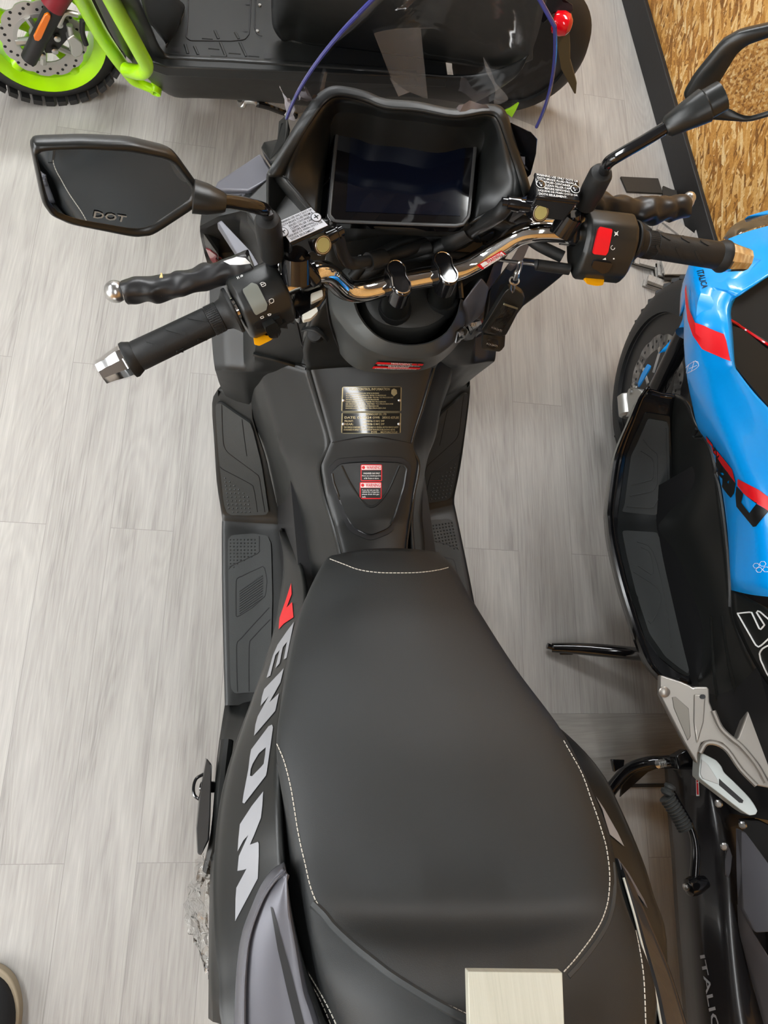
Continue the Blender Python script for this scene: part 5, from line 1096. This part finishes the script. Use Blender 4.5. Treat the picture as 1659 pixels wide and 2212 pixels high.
patch('sticker_stripe', [(1504, 1677), (1510, 1676), (1512, 1720), (1505, 1720)], [case], .0014, white, stc, zf=.3)
patch('sticker_stripe', [(1505.5, 1686), (1509, 1685), (1510.5, 1717), (1506.5, 1717)], [case], .0018, red, stc, zf=.3)
ks = tube('kick_starter', WW([(1488, 1776, .34), (1500, 1812, .34), (1503, 1850, .335), (1500, 1905, .33), (1504, 1918, .33)]), [.007, .008, .009, .010, .012], gloss, bs, 12, 4)
lathe('starter_hub', W(1484, 1918, .34), V((1, .05, -.1)), [(0, .010), (.003, .016), (.014, .018), (.03, .016), (.045, .012)], gloss, ks, 20)
lathe('hub_bolt', W(1483, 1916, .342), V((-1, 0, .3)), [(0, .007), (.004, .007), (.005, .004)], steel, ks, 8)
tube('pedal_rod', WW([(1444, 1702, .34), (1466, 1740, .34), (1488, 1778, .34)]), .008, gloss, ks, 10)
q = cr(WW([(1440, 1722, .345), (1462, 1756, .345), (1481, 1790, .345)]), 20)
tube('pedal_rubber', q, [.0135+.0025*(i % 4 < 2) for i in range(len(q))], rubberg, ks, 14)
lathe('pedal_end', W(1440, 1718, .34), W(1447, 1700, .345)-W(1440, 1718, .34), [(0, .010), (.004, .014), (.010, .014), (.012, .010), (.016, .010), (.017, .012), (.022, .011), (.024, .005)], rubberg, ks, 18)
for q, m_ in (([(1600, 1792, .40), (1612, 1800, .42), (1640, 1838, .44), (1700, 1920, .46), (1760, 2060, .48), (1700, 2012, .46), (1632, 2016, .42), (1604, 1964, .38), (1602, 1880, .37)], satin), ([(1602, 1960, .37), (1630, 2018, .40), (1700, 2130, .42), (1760, 2300, .44), (1665, 2240, .38), (1640, 2150, .36), (1606, 2030, .35)], satin)):
    plate('rear_cover', WW(q), V((.01, 0, -.03)), m_, bs, .004)
plate('rear_bracket', WW([(1560, 1768, .30), (1640, 1770, .32), (1700, 1800, .34), (1700, 1920, .34), (1620, 1830, .32), (1574, 1800, .30)]), V((0, 0, -.03)), deep, bs, .003)
for q in ((1552, 1734), (1604, 1780), (1564, 1826)): lathe('frame_bolt', W(*q, .345), V((-.5, -.2, .8)), [(0, .008), (.006, .008), (.008, .005)], steel, bs, 8)
plate('air_vent', WW([(1570, 1860, .34), (1576, 1830, .35), (1582, 1850, .35), (1580, 1870, .35), (1578, 1884, .35), (1574, 1896, .34), (1570, 1890, .34)]), V((0, 0, -.006)), satin, bs, .001)
# hidden mass so that the body is closed from other sides
loft('body_core', [[V((x, y, z)) for x, z in ((.74, .5), (.73, .24), (.80, .16), (.96, .16), (1.02, .24), (1.01, .5))] for y in (.42, .2, -.05, -.3)], deep, bs, 1, 1, False, False, True, face=False, caps=True)
rows = []
for m_, b in zip(SM, SB):
    p = W(*b)+V((.012, 0, -.03)); q = V((1.74-p.x, p.y, p.z)); rows.append([p, p.lerp(q, .25)+V((0, 0, -.02)), p.lerp(q, .5)+V((0, 0, -.03)), p.lerp(q, .75)+V((0, 0, -.02)), q])
loft('centre_cover', rows, plastic2, bs, 3, 3, face=(.87, .3, 4), solid=.005)
loft('right_fairing', [[V((1.74-p.x, p.y, p.z)) for p in (W(*a), W(*m_), W(*b))] for a, m_, b in zip(SA, SM, SB)], blue, bs, 2, 3, face=(3, 0, 2), solid=.004)
loft('seat', [[V((.87+x*w, y, z+h)) for x, h in ((-1, -.06), (-.85, 0), (0, .02), (.85, 0), (1, -.06))] for y, w, z in ((-.0, .10, .70), (-.2, .15, .76), (-.5, .18, .78), (-.9, .15, .86))], vinyl, bs, 3, 3, solid=.01)
wheel('rear_wheel', (.87, -.78, .272), (1, 0, 0), .272, .065, bs, MAT['rim_black'])

# ================================================================== the lime and black scooter across the back
gs = thing('motor_scooter', (0, 1.86, 0), 'black utility scooter with lime green rims and crash tubes across the back', 'scooter')
gc = V((-.67, 1.862, .212)); gth = radians(-100); gh = V((sin(gth), cos(gth), 0)); gn = V((-cos(gth), sin(gth), 0)); gn = gn if gn.y < 0 else -gn
gw = lathe('front_wheel', gc-gn*.055, gn, [(0, .158), (.004, .166), (.02, .192), (.035, .206), (.055, .212), (.075, .206), (.09, .192), (.106, .166), (.11, .158)], tyre, gs, 60, ring=True)
vs = []; fs = []
for i in range(40):
    w = 2*pi*i/40
    for s in (-1, 1):
        rad = gh*cos(w)+V((0, 0, 1))*sin(w); tg = -gh*sin(w)+V((0, 0, 1))*cos(w); p = gc+rad*.207+gn*(s*.028)+tg*(.007*s); n = len(vs); h = (rad+gn*s*.25)*.006
        for z in (-1, 1):
            for a, b in ((-1, -1), (1, -1), (1, 1), (-1, 1)): vs.append(p+tg*(a*.0115)+gn*(b*.018)+h*z)
        fs += [(n, n+1, n+2, n+3), (n+7, n+6, n+5, n+4)]+[(n+k, n+(k+1) % 4, n+4+(k+1) % 4, n+4+k) for k in range(4)]
put('tread', vs, fs, tyre, gw, 0)
lathe('wheel_rim', gc-gn*.05, gn, [(0, .158), (.01, .150), (.03, .140), (.07, .138), (.085, .142), (.095, .150), (.100, .160), (.103, .158), (.098, .146), (.085, .128), (.07, .125), (.03, .125), (.01, .146)], lime, gw, 60, ring=True)
for k in range(5):
    w = 2*pi*k/5+.5; rad = gh*cos(w)+V((0, 0, 1))*sin(w)
    tube('wheel_spoke', [gc+gn*.01+rad*.03, gc+gn*.016+rad*.09, gc+gn*.02+rad*.132], [.020, .016, .022], lime, gw, 12)
lathe('hub', gc-gn*.04, gn, [(0, .03), (.075, .034), (.08, .02)], alu, gw, 24)
wave_disc('brake_disc', gc+gn*.048, gn, .108, .072, disc_m, gw, .004, 12, .05)
lathe('disc_carrier', gc+gn*.05, gn, [(0, .074), (.003, .074), (.0032, .064), (0, .064)], alu, gw, 40, ring=True)
for k in range(5):
    w = 2*pi*k/5; rad = gh*cos(w)+V((0, 0, 1))*sin(w); tube('disc_arm', [gc+gn*.05+rad*.02, gc+gn*.05+rad*.07], .010, alu, gw, 8)
gp = lambda u, v, o=.075: Pn(u, v, gc+gn*o, gn)
tube('fork_leg', [gp(62, 128), gp(88, 76), gp(128, 0), gp(150, -40)], [.020, .021, .023, .026], deep, gs, 16)
tube('fork_guard', [gp(112, 10, .09), gp(130, -20, .09), gp(140, -50, .09)], .030, mat('dark_red_plastic', '#7d0f20', .35), gs, 14)
plate('side_reflector', [gp(u, v, .103) for u, v in [(97, 33), (104, 30), (110, 34), (109, 42), (90, 84), (84, 90), (75, 88), (73, 80)]], -gn*.008, amberl, gs, .002, label='amber fork reflector')
plate('caliper_mount', [gp(u, v, .066) for u, v in [(92, 72), (110, 50), (138, 44), (150, 50), (146, 86), (120, 116), (98, 116)]], -gn*.012, deep, gs, .003)
plate('brake_caliper', [gp(u, v, .09) for u, v in roundpoly([(144, 86), (158, 76), (178, 92), (182, 108), (176, 122), (164, 126), (154, 118), (152, 100)], .25)], -gn*.035, alu, gs, .004, 3)
tube('caliper_pin', [gp(150, 54, .08), gp(154, 76, .08)], .008, alu, gs, 12)
tube('caliper_arm', [gp(128, 52, .08), gp(140, 28, .08), (gp(168, 32, .08))], .007, alu, gs, 10, 3)
tube('brake_hose', [gp(178, 44, .085), gp(178, 70, .085), gp(186, 96, .085)], .007, deep, gs, 10, 3)
for q in ((123, 80), (92, 118), (118, 107), (128, 50)): lathe('caliper_bolt', gp(*q, .07), gn, [(0, .0085), (.008, .0085), (.01, .005)], steel, gs, 12)
tube('crash_tube', WW([(160, -40, .58), (178, 0, .50), (217, 72, .36), (252, 124, .265), (271, 150, .215), (288, 172, .18), (306, 182, .165), (332, 193, .155)]), [.0185, .0185, .0185, .018, .0165, .0145, .0125, .012], lime, gs, 18, 4)
tube('crash_tube', WW([(222, -40, .68), (241, 0, .60), (282, 76, .48), (306, 120, .40), (315, 138, .365), (313, 151, .34), (300, 156, .32), (274, 151, .27)]), .0175, lime, gs, 18, 5)
fr2 = lathe('crash_tube_end', W(335, 203, .15), W(341, 172, .165)-W(335, 203, .15), [(.001, .0105), (0, .0112), (0, .0148), (.003, .0155), (.05, .0155), (.05, .0105)], lime, gs, 22, ring=True)
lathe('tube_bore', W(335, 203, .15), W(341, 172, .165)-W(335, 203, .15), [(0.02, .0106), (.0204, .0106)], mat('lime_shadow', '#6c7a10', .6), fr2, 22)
TOPR = [(250, -60, .80), (285, -20, .66), (318, 45, .47), (340, 98, .375), (352, 118, .345), (366, 126, .335), (430, 130, .335), (500, 133, .335), (560, 137, .335), (620, 140, .335), (690, 145, .335), (780, 150, .335), (900, 160, .34)]
MIDR = [(215, -60, .78), (250, -20, .65), (292, 55, .45), (325, 122, .325), (342, 142, .30), (364, 150, .295), (430, 155, .295), (500, 160, .295), (560, 164, .295), (620, 170, .295), (690, 175, .295), (780, 178, .30), (900, 185, .30)]
LOWR = [(165, -60, .74), (200, -10, .60), (252, 95, .37), (308, 158, .22), (340, 188, .155), (378, 210, .115), (430, 212, .115), (500, 215, .115), (560, 219, .115), (620, 225, .115), (690, 232, .115), (780, 240, .115), (900, 250, .115)]
skirt = loft('body_skirt', [[W(*a)+V((0, .012, .002)), W(*a), W(*a).lerp(W(*b), .5)+V((0, -.004, 0)), W(*b), W(*b).lerp(W(*c), .5)+V((0, -.004, 0)), W(*c), W(*c)+V((0, .05, -.01))] for a, b, c in zip(TOPR, MIDR, LOWR)], plastic, gs, 4, 3, cu=True, solid=.004, smooth=40)
deck = plate('foot_deck', [V((x, y, .333)) for x, y in ((-.40, 1.63), (-.34, 1.605), (.40, 1.61), (.42, 2.12), (-.44, 2.12))], V((0, 0, -.03)), plastic, gs, .004)
groove('deck_seam', [(408, -30), (404, 60), (402, 80), (410, 88), (500, 89), (528, 86), (538, 74), (543, -30)], [deck], .002, deep, deck, 6, 1, .0005, .333)
groove('deck_seam', [(553, -30), (550, 60), (556, 75), (566, 78)], [deck], .002, deep, deck, 6, 1, .0005, .333)
for q in ([(420, 100), (428, 118)], [(400, 96), (406, 116)], [(476, 92), (488, 122)], [(518, 92), (532, 122)], [(450, 104), (474, 106)], [(455, 120), (488, 122)], [(536, 120), (560, 122)], [(494, 114), (520, 116)], [(436, 82), (460, 84)], [(464, 66), (472, 84)], [(508, 70), (516, 84)]):
    groove('deck_rib', q, [deck], .004, plastic, deck, 6, 1, 0, .333, sq=.5)
for q in ((380, 108, 10, 5), (579, 122, 10, 6), (530, 67, 5, 2.2), (535, 9, 5, 2.2)): patch('deck_slot', rect(*q, .5), [deck], .0012, deep, deck, g=5, zf=.333)
for q in ((556, 68), (561, 12)): lathe('deck_screw', W(*q, .334), V((0, 0, 1)), [(0, .005), (.003, .004)], steel, deck, 10)
loft('leg_shield', [WW([(300, -40, .80), (345, -30, .62), (372, -10, .48), (398, 10, .345), (396, 34, .335)]), WW([(310, 10, .60), (340, 20, .50), (368, 40, .40), (384, 60, .34), (372, 72, .335)]), WW([(322, 50, .47), (338, 66, .42), (352, 84, .36), (362, 96, .338), (360, 104, .335)])], plastic2, gs, 4, 4, solid=.006)
loft('seat_box', [WW([(560, -60, .66), (584, -20, .56), (586, 20, .46), (590, 60, .37), (610, 88, .335), (630, 86, .335)]), WW([(640, -60, .70), (640, -20, .60), (640, 20, .50), (638, 56, .40), (636, 80, .35), (650, 92, .335)]), WW([(700, -60, .74), (690, -20, .62), (680, 20, .52), (668, 60, .42), (664, 88, .35), (680, 98, .335)]), WW([(800, -60, .78), (790, -20, .66), (780, 20, .56), (760, 60, .45), (750, 90, .37), (760, 106, .335)]), WW([(960, -60, .80), (950, -20, .70), (940, 30, .58), (930, 80, .46), (925, 110, .38), (930, 130, .335)]), WW([(1120, -60, .80), (1110, -20, .72), (1100, 40, .60), (1090, 90, .50), (1085, 130, .42), (1085, 150, .38)]), WW([(1190, -60, .80), (1180, -10, .74), (1170, 40, .64), (1160, 80, .56), (1150, 110, .50), (1150, 130, .46)])], plastic, gs, 4, 4, solid=.006)
loft('tail_skirt', [WW([(760, 150, .335), (900, 160, .335), (1000, 165, .345), (1080, 150, .40), (1140, 120, .48)]), WW([(780, 190, .27), (900, 200, .27), (1000, 205, .28), (1070, 190, .34), (1120, 160, .42)]), WW([(790, 240, .12), (900, 250, .12), (980, 240, .16), (1040, 215, .24), (1090, 185, .34)])], plastic, gs, 4, 4, solid=.005)
rw = wheel('rear_wheel', (.70, 1.87, .212), (0, -1, 0), .212, .055, gs, MAT['rim_black'])
tl = lathe('tail_lamp', W(1194, 46, .62), V((.9, -.35, .1)), [(0, .016), (.004, .022), (.022, .0255), (.036, .022), (.044, .012), (.046, .003)], reddeep, gs, 26, label='round red tail lamp')
plate('lamp_bracket', WW([(1180, -30, .66), (1200, -20, .66), (1222, 0, .66), (1238, 8, .65), (1240, 22, .64), (1226, 32, .63), (1212, 26, .63), (1196, 28, .63), (1188, 40, .62), (1176, 30, .62)]), V((0, .02, -.03)), deep, gs, .003)
plate('mudflap', WW([(1194, 66, .60), (1226, 44, .61), (1229, 62, .60), (1232, 100, .56), (1232, 130, .53), (1246, 180, .48), (1244, 204, .46), (1240, 202, .46), (1212, 150, .52), (1204, 100, .56)]), V((.004, .012, -.004)), mat('mudflap_rubber', (.055, .045, .025), .45), gs, .002)
plate('lime_badge', WW([(1083, 243, .22), (1104, 234, .24), (1122, 222, .26), (1115, 238, .24), (1106, 254, .22), (1096, 246, .22)]), V((0, .01, -.006)), lime, gs, .001)
plate('lime_badge', WW([(1030, -12, .62), (1066, -12, .62), (1062, 3, .61), (1046, 5, .61), (1034, 0, .61)]), V((0, .01, -.006)), lime, gs, .001)
plate('stand_box', WW([(524, 192, .14), (586, 196, .14), (588, 222, .10), (526, 214, .10)]), V((0, .03, 0)), plastic, gs, .004)
tube('stand_hook', WW([(518, 216, .10), (519, 226, .08), (526, 228, .08), (530, 219, .09), (548, 219, .10), (558, 226, .09)]), .008, alu, gs, 10, 3)
tube('side_stand', WW([(556, 224, .10), (580, 230, .08), (606, 240, .04), (640, 250, .012)]), .010, gloss, gs, 10, 2)
loft('seat', [[V((x, 1.87+y*w, z+h)) for y, h in ((-1, -.06), (-.85, 0), (0, .02), (.85, 0), (1, -.06))] for x, w, z in ((.02, .12, .74), (.2, .15, .76), (.5, .15, .78), (.72, .12, .82))], vinyl, gs, 3, 3, solid=.01)

loft('under_seat_body', [[V((x, 1.87+y*.14, z)) for y, z in ((-1, .70+.03*i), (-1.02, .55), (-.95, .36), (.95, .36), (1.02, .55), (1, .70+.03*i))] for i, x in enumerate((.03, .25, .5, .70))], plastic, gs, 1, 1, False, False, True, face=False, caps=True)

# ================================================================== things lying about
# key fobs on a clip
kc = thing('key_fob', W(1115, 566, 1.02), 'pair of black key fobs in clear sleeves hanging by a clip below the bar', 'key fob')
top = W(1124, 566, 1.03); 
def kz(u, v): return 1.03-(v-566)/190*.15
K = lambda u, v, dz=0: W(u, v, kz(u, v)+dz)
tube('clip_hook', [K(*p) for p in [(1127, 566), (1121, 568), (1118, 580), (1113, 590)]], .0017, steel, kc, 8, 4)
tube('clip_gate', [K(*p) for p in [(1127, 564), (1126, 576), (1121, 590), (1116, 596)]], .0017, steel, kc, 8, 4)
lathe('clip_swivel', K(1117, 588), K(1113, 602)-K(1117, 588), [(0, .004), (.006, .0048), (.012, .0035)], steel, kc, 12)
tube('split_ring', [K(1111+10*cos(t*.3142), 606+9*sin(t*.3142), .004*sin(t*.3142)) for t in range(20)], .0013, steel, kc, 8, 1, True)
tube('chain_link', [K(*p) for p in [(1106, 612), (1103, 622), (1107, 632), (1111, 624), (1109, 613)]], .0012, steel, kc, 8, 2, True)
FB = [(1098, 624), (1112, 624), (1128, 634), (1134, 644), (1130, 660), (1123, 668), (1094, 724), (1088, 726), (1044, 720), (1040, 712), (1048, 700), (1088, 634)]
fob = plate('fob', [K(u, v) for u, v in roundpoly(FB, .2)], V((.003, .012, -.006)), plastic2, kc, .003, 3)
pc = [K(u, v, .004) for u, v in [(1092, 650), (1123, 666), (1084, 730), (1045, 718)]]
plate('fob_face', [K(u, v, .002) for u, v in roundpoly([(1096, 656), (1118, 667), (1082, 718), (1074, 724), (1060, 718), (1060, 706)], .2)], V((0, .001, -.001)), gloss, fob, .0005)
plate('fob_strip', [K(u, v, .003) for u, v in [(1089, 655), (1119, 665), (1118, 669), (1088, 659)]], V((0, .001, -.001)), mat('cream_print', '#b9b79c', .5), fob, 0)
f2 = plate('fob', [K(u, v, -.004) for u, v in roundpoly([(1044, 722), (1086, 728), (1092, 720), (1090, 748), (1084, 756), (1078, 760), (1044, 756), (1040, 750)], .15)], V((.003, .012, -.006)), plastic2, kc, .002, 2)
plate('fob_face', [K(u, v, -.002) for u, v in roundpoly([(1052, 731), (1076, 734), (1076, 748), (1066, 754), (1052, 748)], .2)], V((0, .001, -.001)), gloss, f2, .0005)
put('clear_sleeve', pc, [(0, 1, 2, 3)], sleeve_m, fob, 0, face=True)
put('clear_sleeve', [K(u, v, .0) for u, v in [(1043, 723), (1083, 729), (1080, 759), (1042, 756)]], [(0, 1, 2, 3)], sleeve_m, f2, 0, face=True)
for q, dz, pa in ([(1084, 713), (1060, 705), (1061, 709), (1083, 718)], .0035, fob), ([(1074, 746), (1050, 740), (1050, 744), (1074, 750)], -.0005, f2):
    lettering('brand_text', [('ITALICA', 0, 1, 0, 1)], [K(*p, dz) for p in q], white, pa, None, .0008, V((0, -.3, 1)))
# wood-look board on the seat
q = [(1011, 2099), (1215, 2101), (1224, 2330), (1017, 2330)]
tag(plate('wood_board', [W(u, v, .985) for u, v in q], V((0, .0, -.012)), pale_m, None, .0008), 'pale wood-grain board lying across the back of the black seat', 'board')
# clear wrap hanging off the passenger peg
random.seed(4)
tag(crumple('plastic_wrap', [[(424, 1850, .40), (440, 1846, .41), (450, 1850, .42), (454, 1870, .42)], [(420, 1890, .36), (436, 1895, .40), (452, 1890, .41), (462, 1900, .41)], [(402, 1930, .30), (426, 1922, .37), (446, 1918, .40), (461, 1935, .40)], [(398, 1965, .27), (420, 1970, .33), (444, 1975, .36), (460, 1980, .38)], [(408, 2000, .27), (428, 2010, .31), (446, 2010, .34), (459, 2015, .36)], [(420, 2035, .28), (434, 2050, .30), (448, 2055, .32), (457, 2060, .34)], [(444, 2090, .30), (450, 2098, .30), (454, 2104, .31), (457, 2108, .32)]], film_m, None, 3, .006), 'crumpled clear plastic wrap hanging at the left side of the black scooter', 'plastic wrap')
# shoe at the corner
sh = thing('shoe', (-.83, -.50, 0), 'black shoe with a beige sole edge at the bottom left corner', 'shoe')
so = [(-.90, -.72), (-.86, -.75), (-.79, -.74), (-.755, -.66), (-.742, -.56), (-.735, -.49), (-.752, -.435), (-.79, -.405), (-.83, -.41), (-.87, -.45), (-.885, -.55), (-.90, -.65)]
so = [tuple(p) for p in cr([V((x, y, 0)) for x, y in so], 4, True)]
lp = [V((x, y, .028)) for x, y, _ in so]
plate('sole', lp, V((0, 0, -.028)), mat('beige_sole', '#a99a82', .7, bump=.2, bscale=300), sh, .004, 3)
cS = sum(lp, V())/len(lp)
loft('upper', [[cS+(p-cS)*.93+V((0, 0, .0)) for p in lp], [cS+(p-cS)*.90+V((0, 0, .018)) for p in lp], [cS+(p-cS)*.78+V((0, -.01, .04)) for p in lp], [cS+(p-cS)*.5+V((0, -.03, .062)) for p in lp], [cS+(p-cS)*.34+V((0, -.04, .066)) for p in lp]], mat('black_canvas', (.012, .012, .013), .85, bump=.3, bscale=600), sh, 1, 3, False, True, True, face=(-.8, -.5, 2))
# offcuts by the wall
random.seed(21)
dark_back = mat('offcut_back', (.030, .026, .021), .6, bump=.2, bscale=200)
def offcut(px, z, th, m, label, group='plank offcuts by the baseboard', dz=(0, 0, 0, 0)):
    o = plate('plank_offcut', [W(u, v, z+d) for (u, v), d in zip(px, list(dz)+[0]*9)], V((0, 0, -th)), m, None, .0006); tag(o, label, 'plank offcut', group if group else None); return o
offcut([(1341, 381), (1422, 385), (1432, 417), (1355, 413)], .008, .007, dark_back, 'dark-backed rectangular plank offcut flat on the floor, furthest from the pile', None)
offcut([(1433, 401), (1452, 409), (1474, 413), (1486, 428), (1431, 432)], .008, .007, dark_back, 'dark-backed five-sided plank offcut touching the baseboard', None)
offcut([(1497, 516), (1510, 477), (1534, 518), (1520, 528)], .045, .007, offcut_m, 'small triangular plank offcut leaning by the baseboard', None)
PL = 'grey plank offcut in the loose pile between the baseboard and the blue scooter'
def loose(c, ang, l, w, z, m, th=.0062):
    e1 = V((cos(ang), sin(ang), 0)); e2 = V((-sin(ang), cos(ang), 0)); c = V((c[0], c[1], 0))
    mx = c.x+abs(e1.x*l)+abs(e2.x*w); c.x -= max(0, mx-(XR-.02))
    o = box('plank_offcut', V((c.x, c.y, z+th/2)), e1*l, e2*w, V((0, 0, th/2)), m, None, .0005); tag(o, PL, 'plank offcut', 'plank offcuts in the loose pile')
lev = {}
def drop(u, v, ang, l, w, m=None):
    p = W(u, v, .02); k = (round(p.x/.09), round(p.y/.09)); z = lev.get(k, .0005); lev[k] = z+.0066
    loose((p.x, p.y), ang, l, w, z, m or offcut_m)
for i in range(9): drop(1452+random.uniform(-5, 5), 596+random.uniform(-5, 5), -.12+random.uniform(-.12, .12), .055, .028, dark_back if i in (1, 4, 6) else None)
for i in range(5): drop(1428+random.uniform(-6, 6), 616, -.35+random.uniform(-.1, .1), .05, .012, dark_back if i == 2 else None)
for i in range(7): drop(1385+i*13, 486+i*3, -.85+random.uniform(-.1, .1), .07, .010, dark_back if i % 3 == 1 else None)
for i in range(5): drop(1440+i*9, 500+random.uniform(-8, 14), -.3-.25*i, .055, .022, dark_back if i == 3 else None)
for i in range(4): drop(1388+i*8, 566+i*3, -.30, .05, .008, dark_back if i == 1 else None)
for i in range(4): drop(1466+i*6, 548+random.uniform(-6, 6), -.6+.2*i, .045, .022)
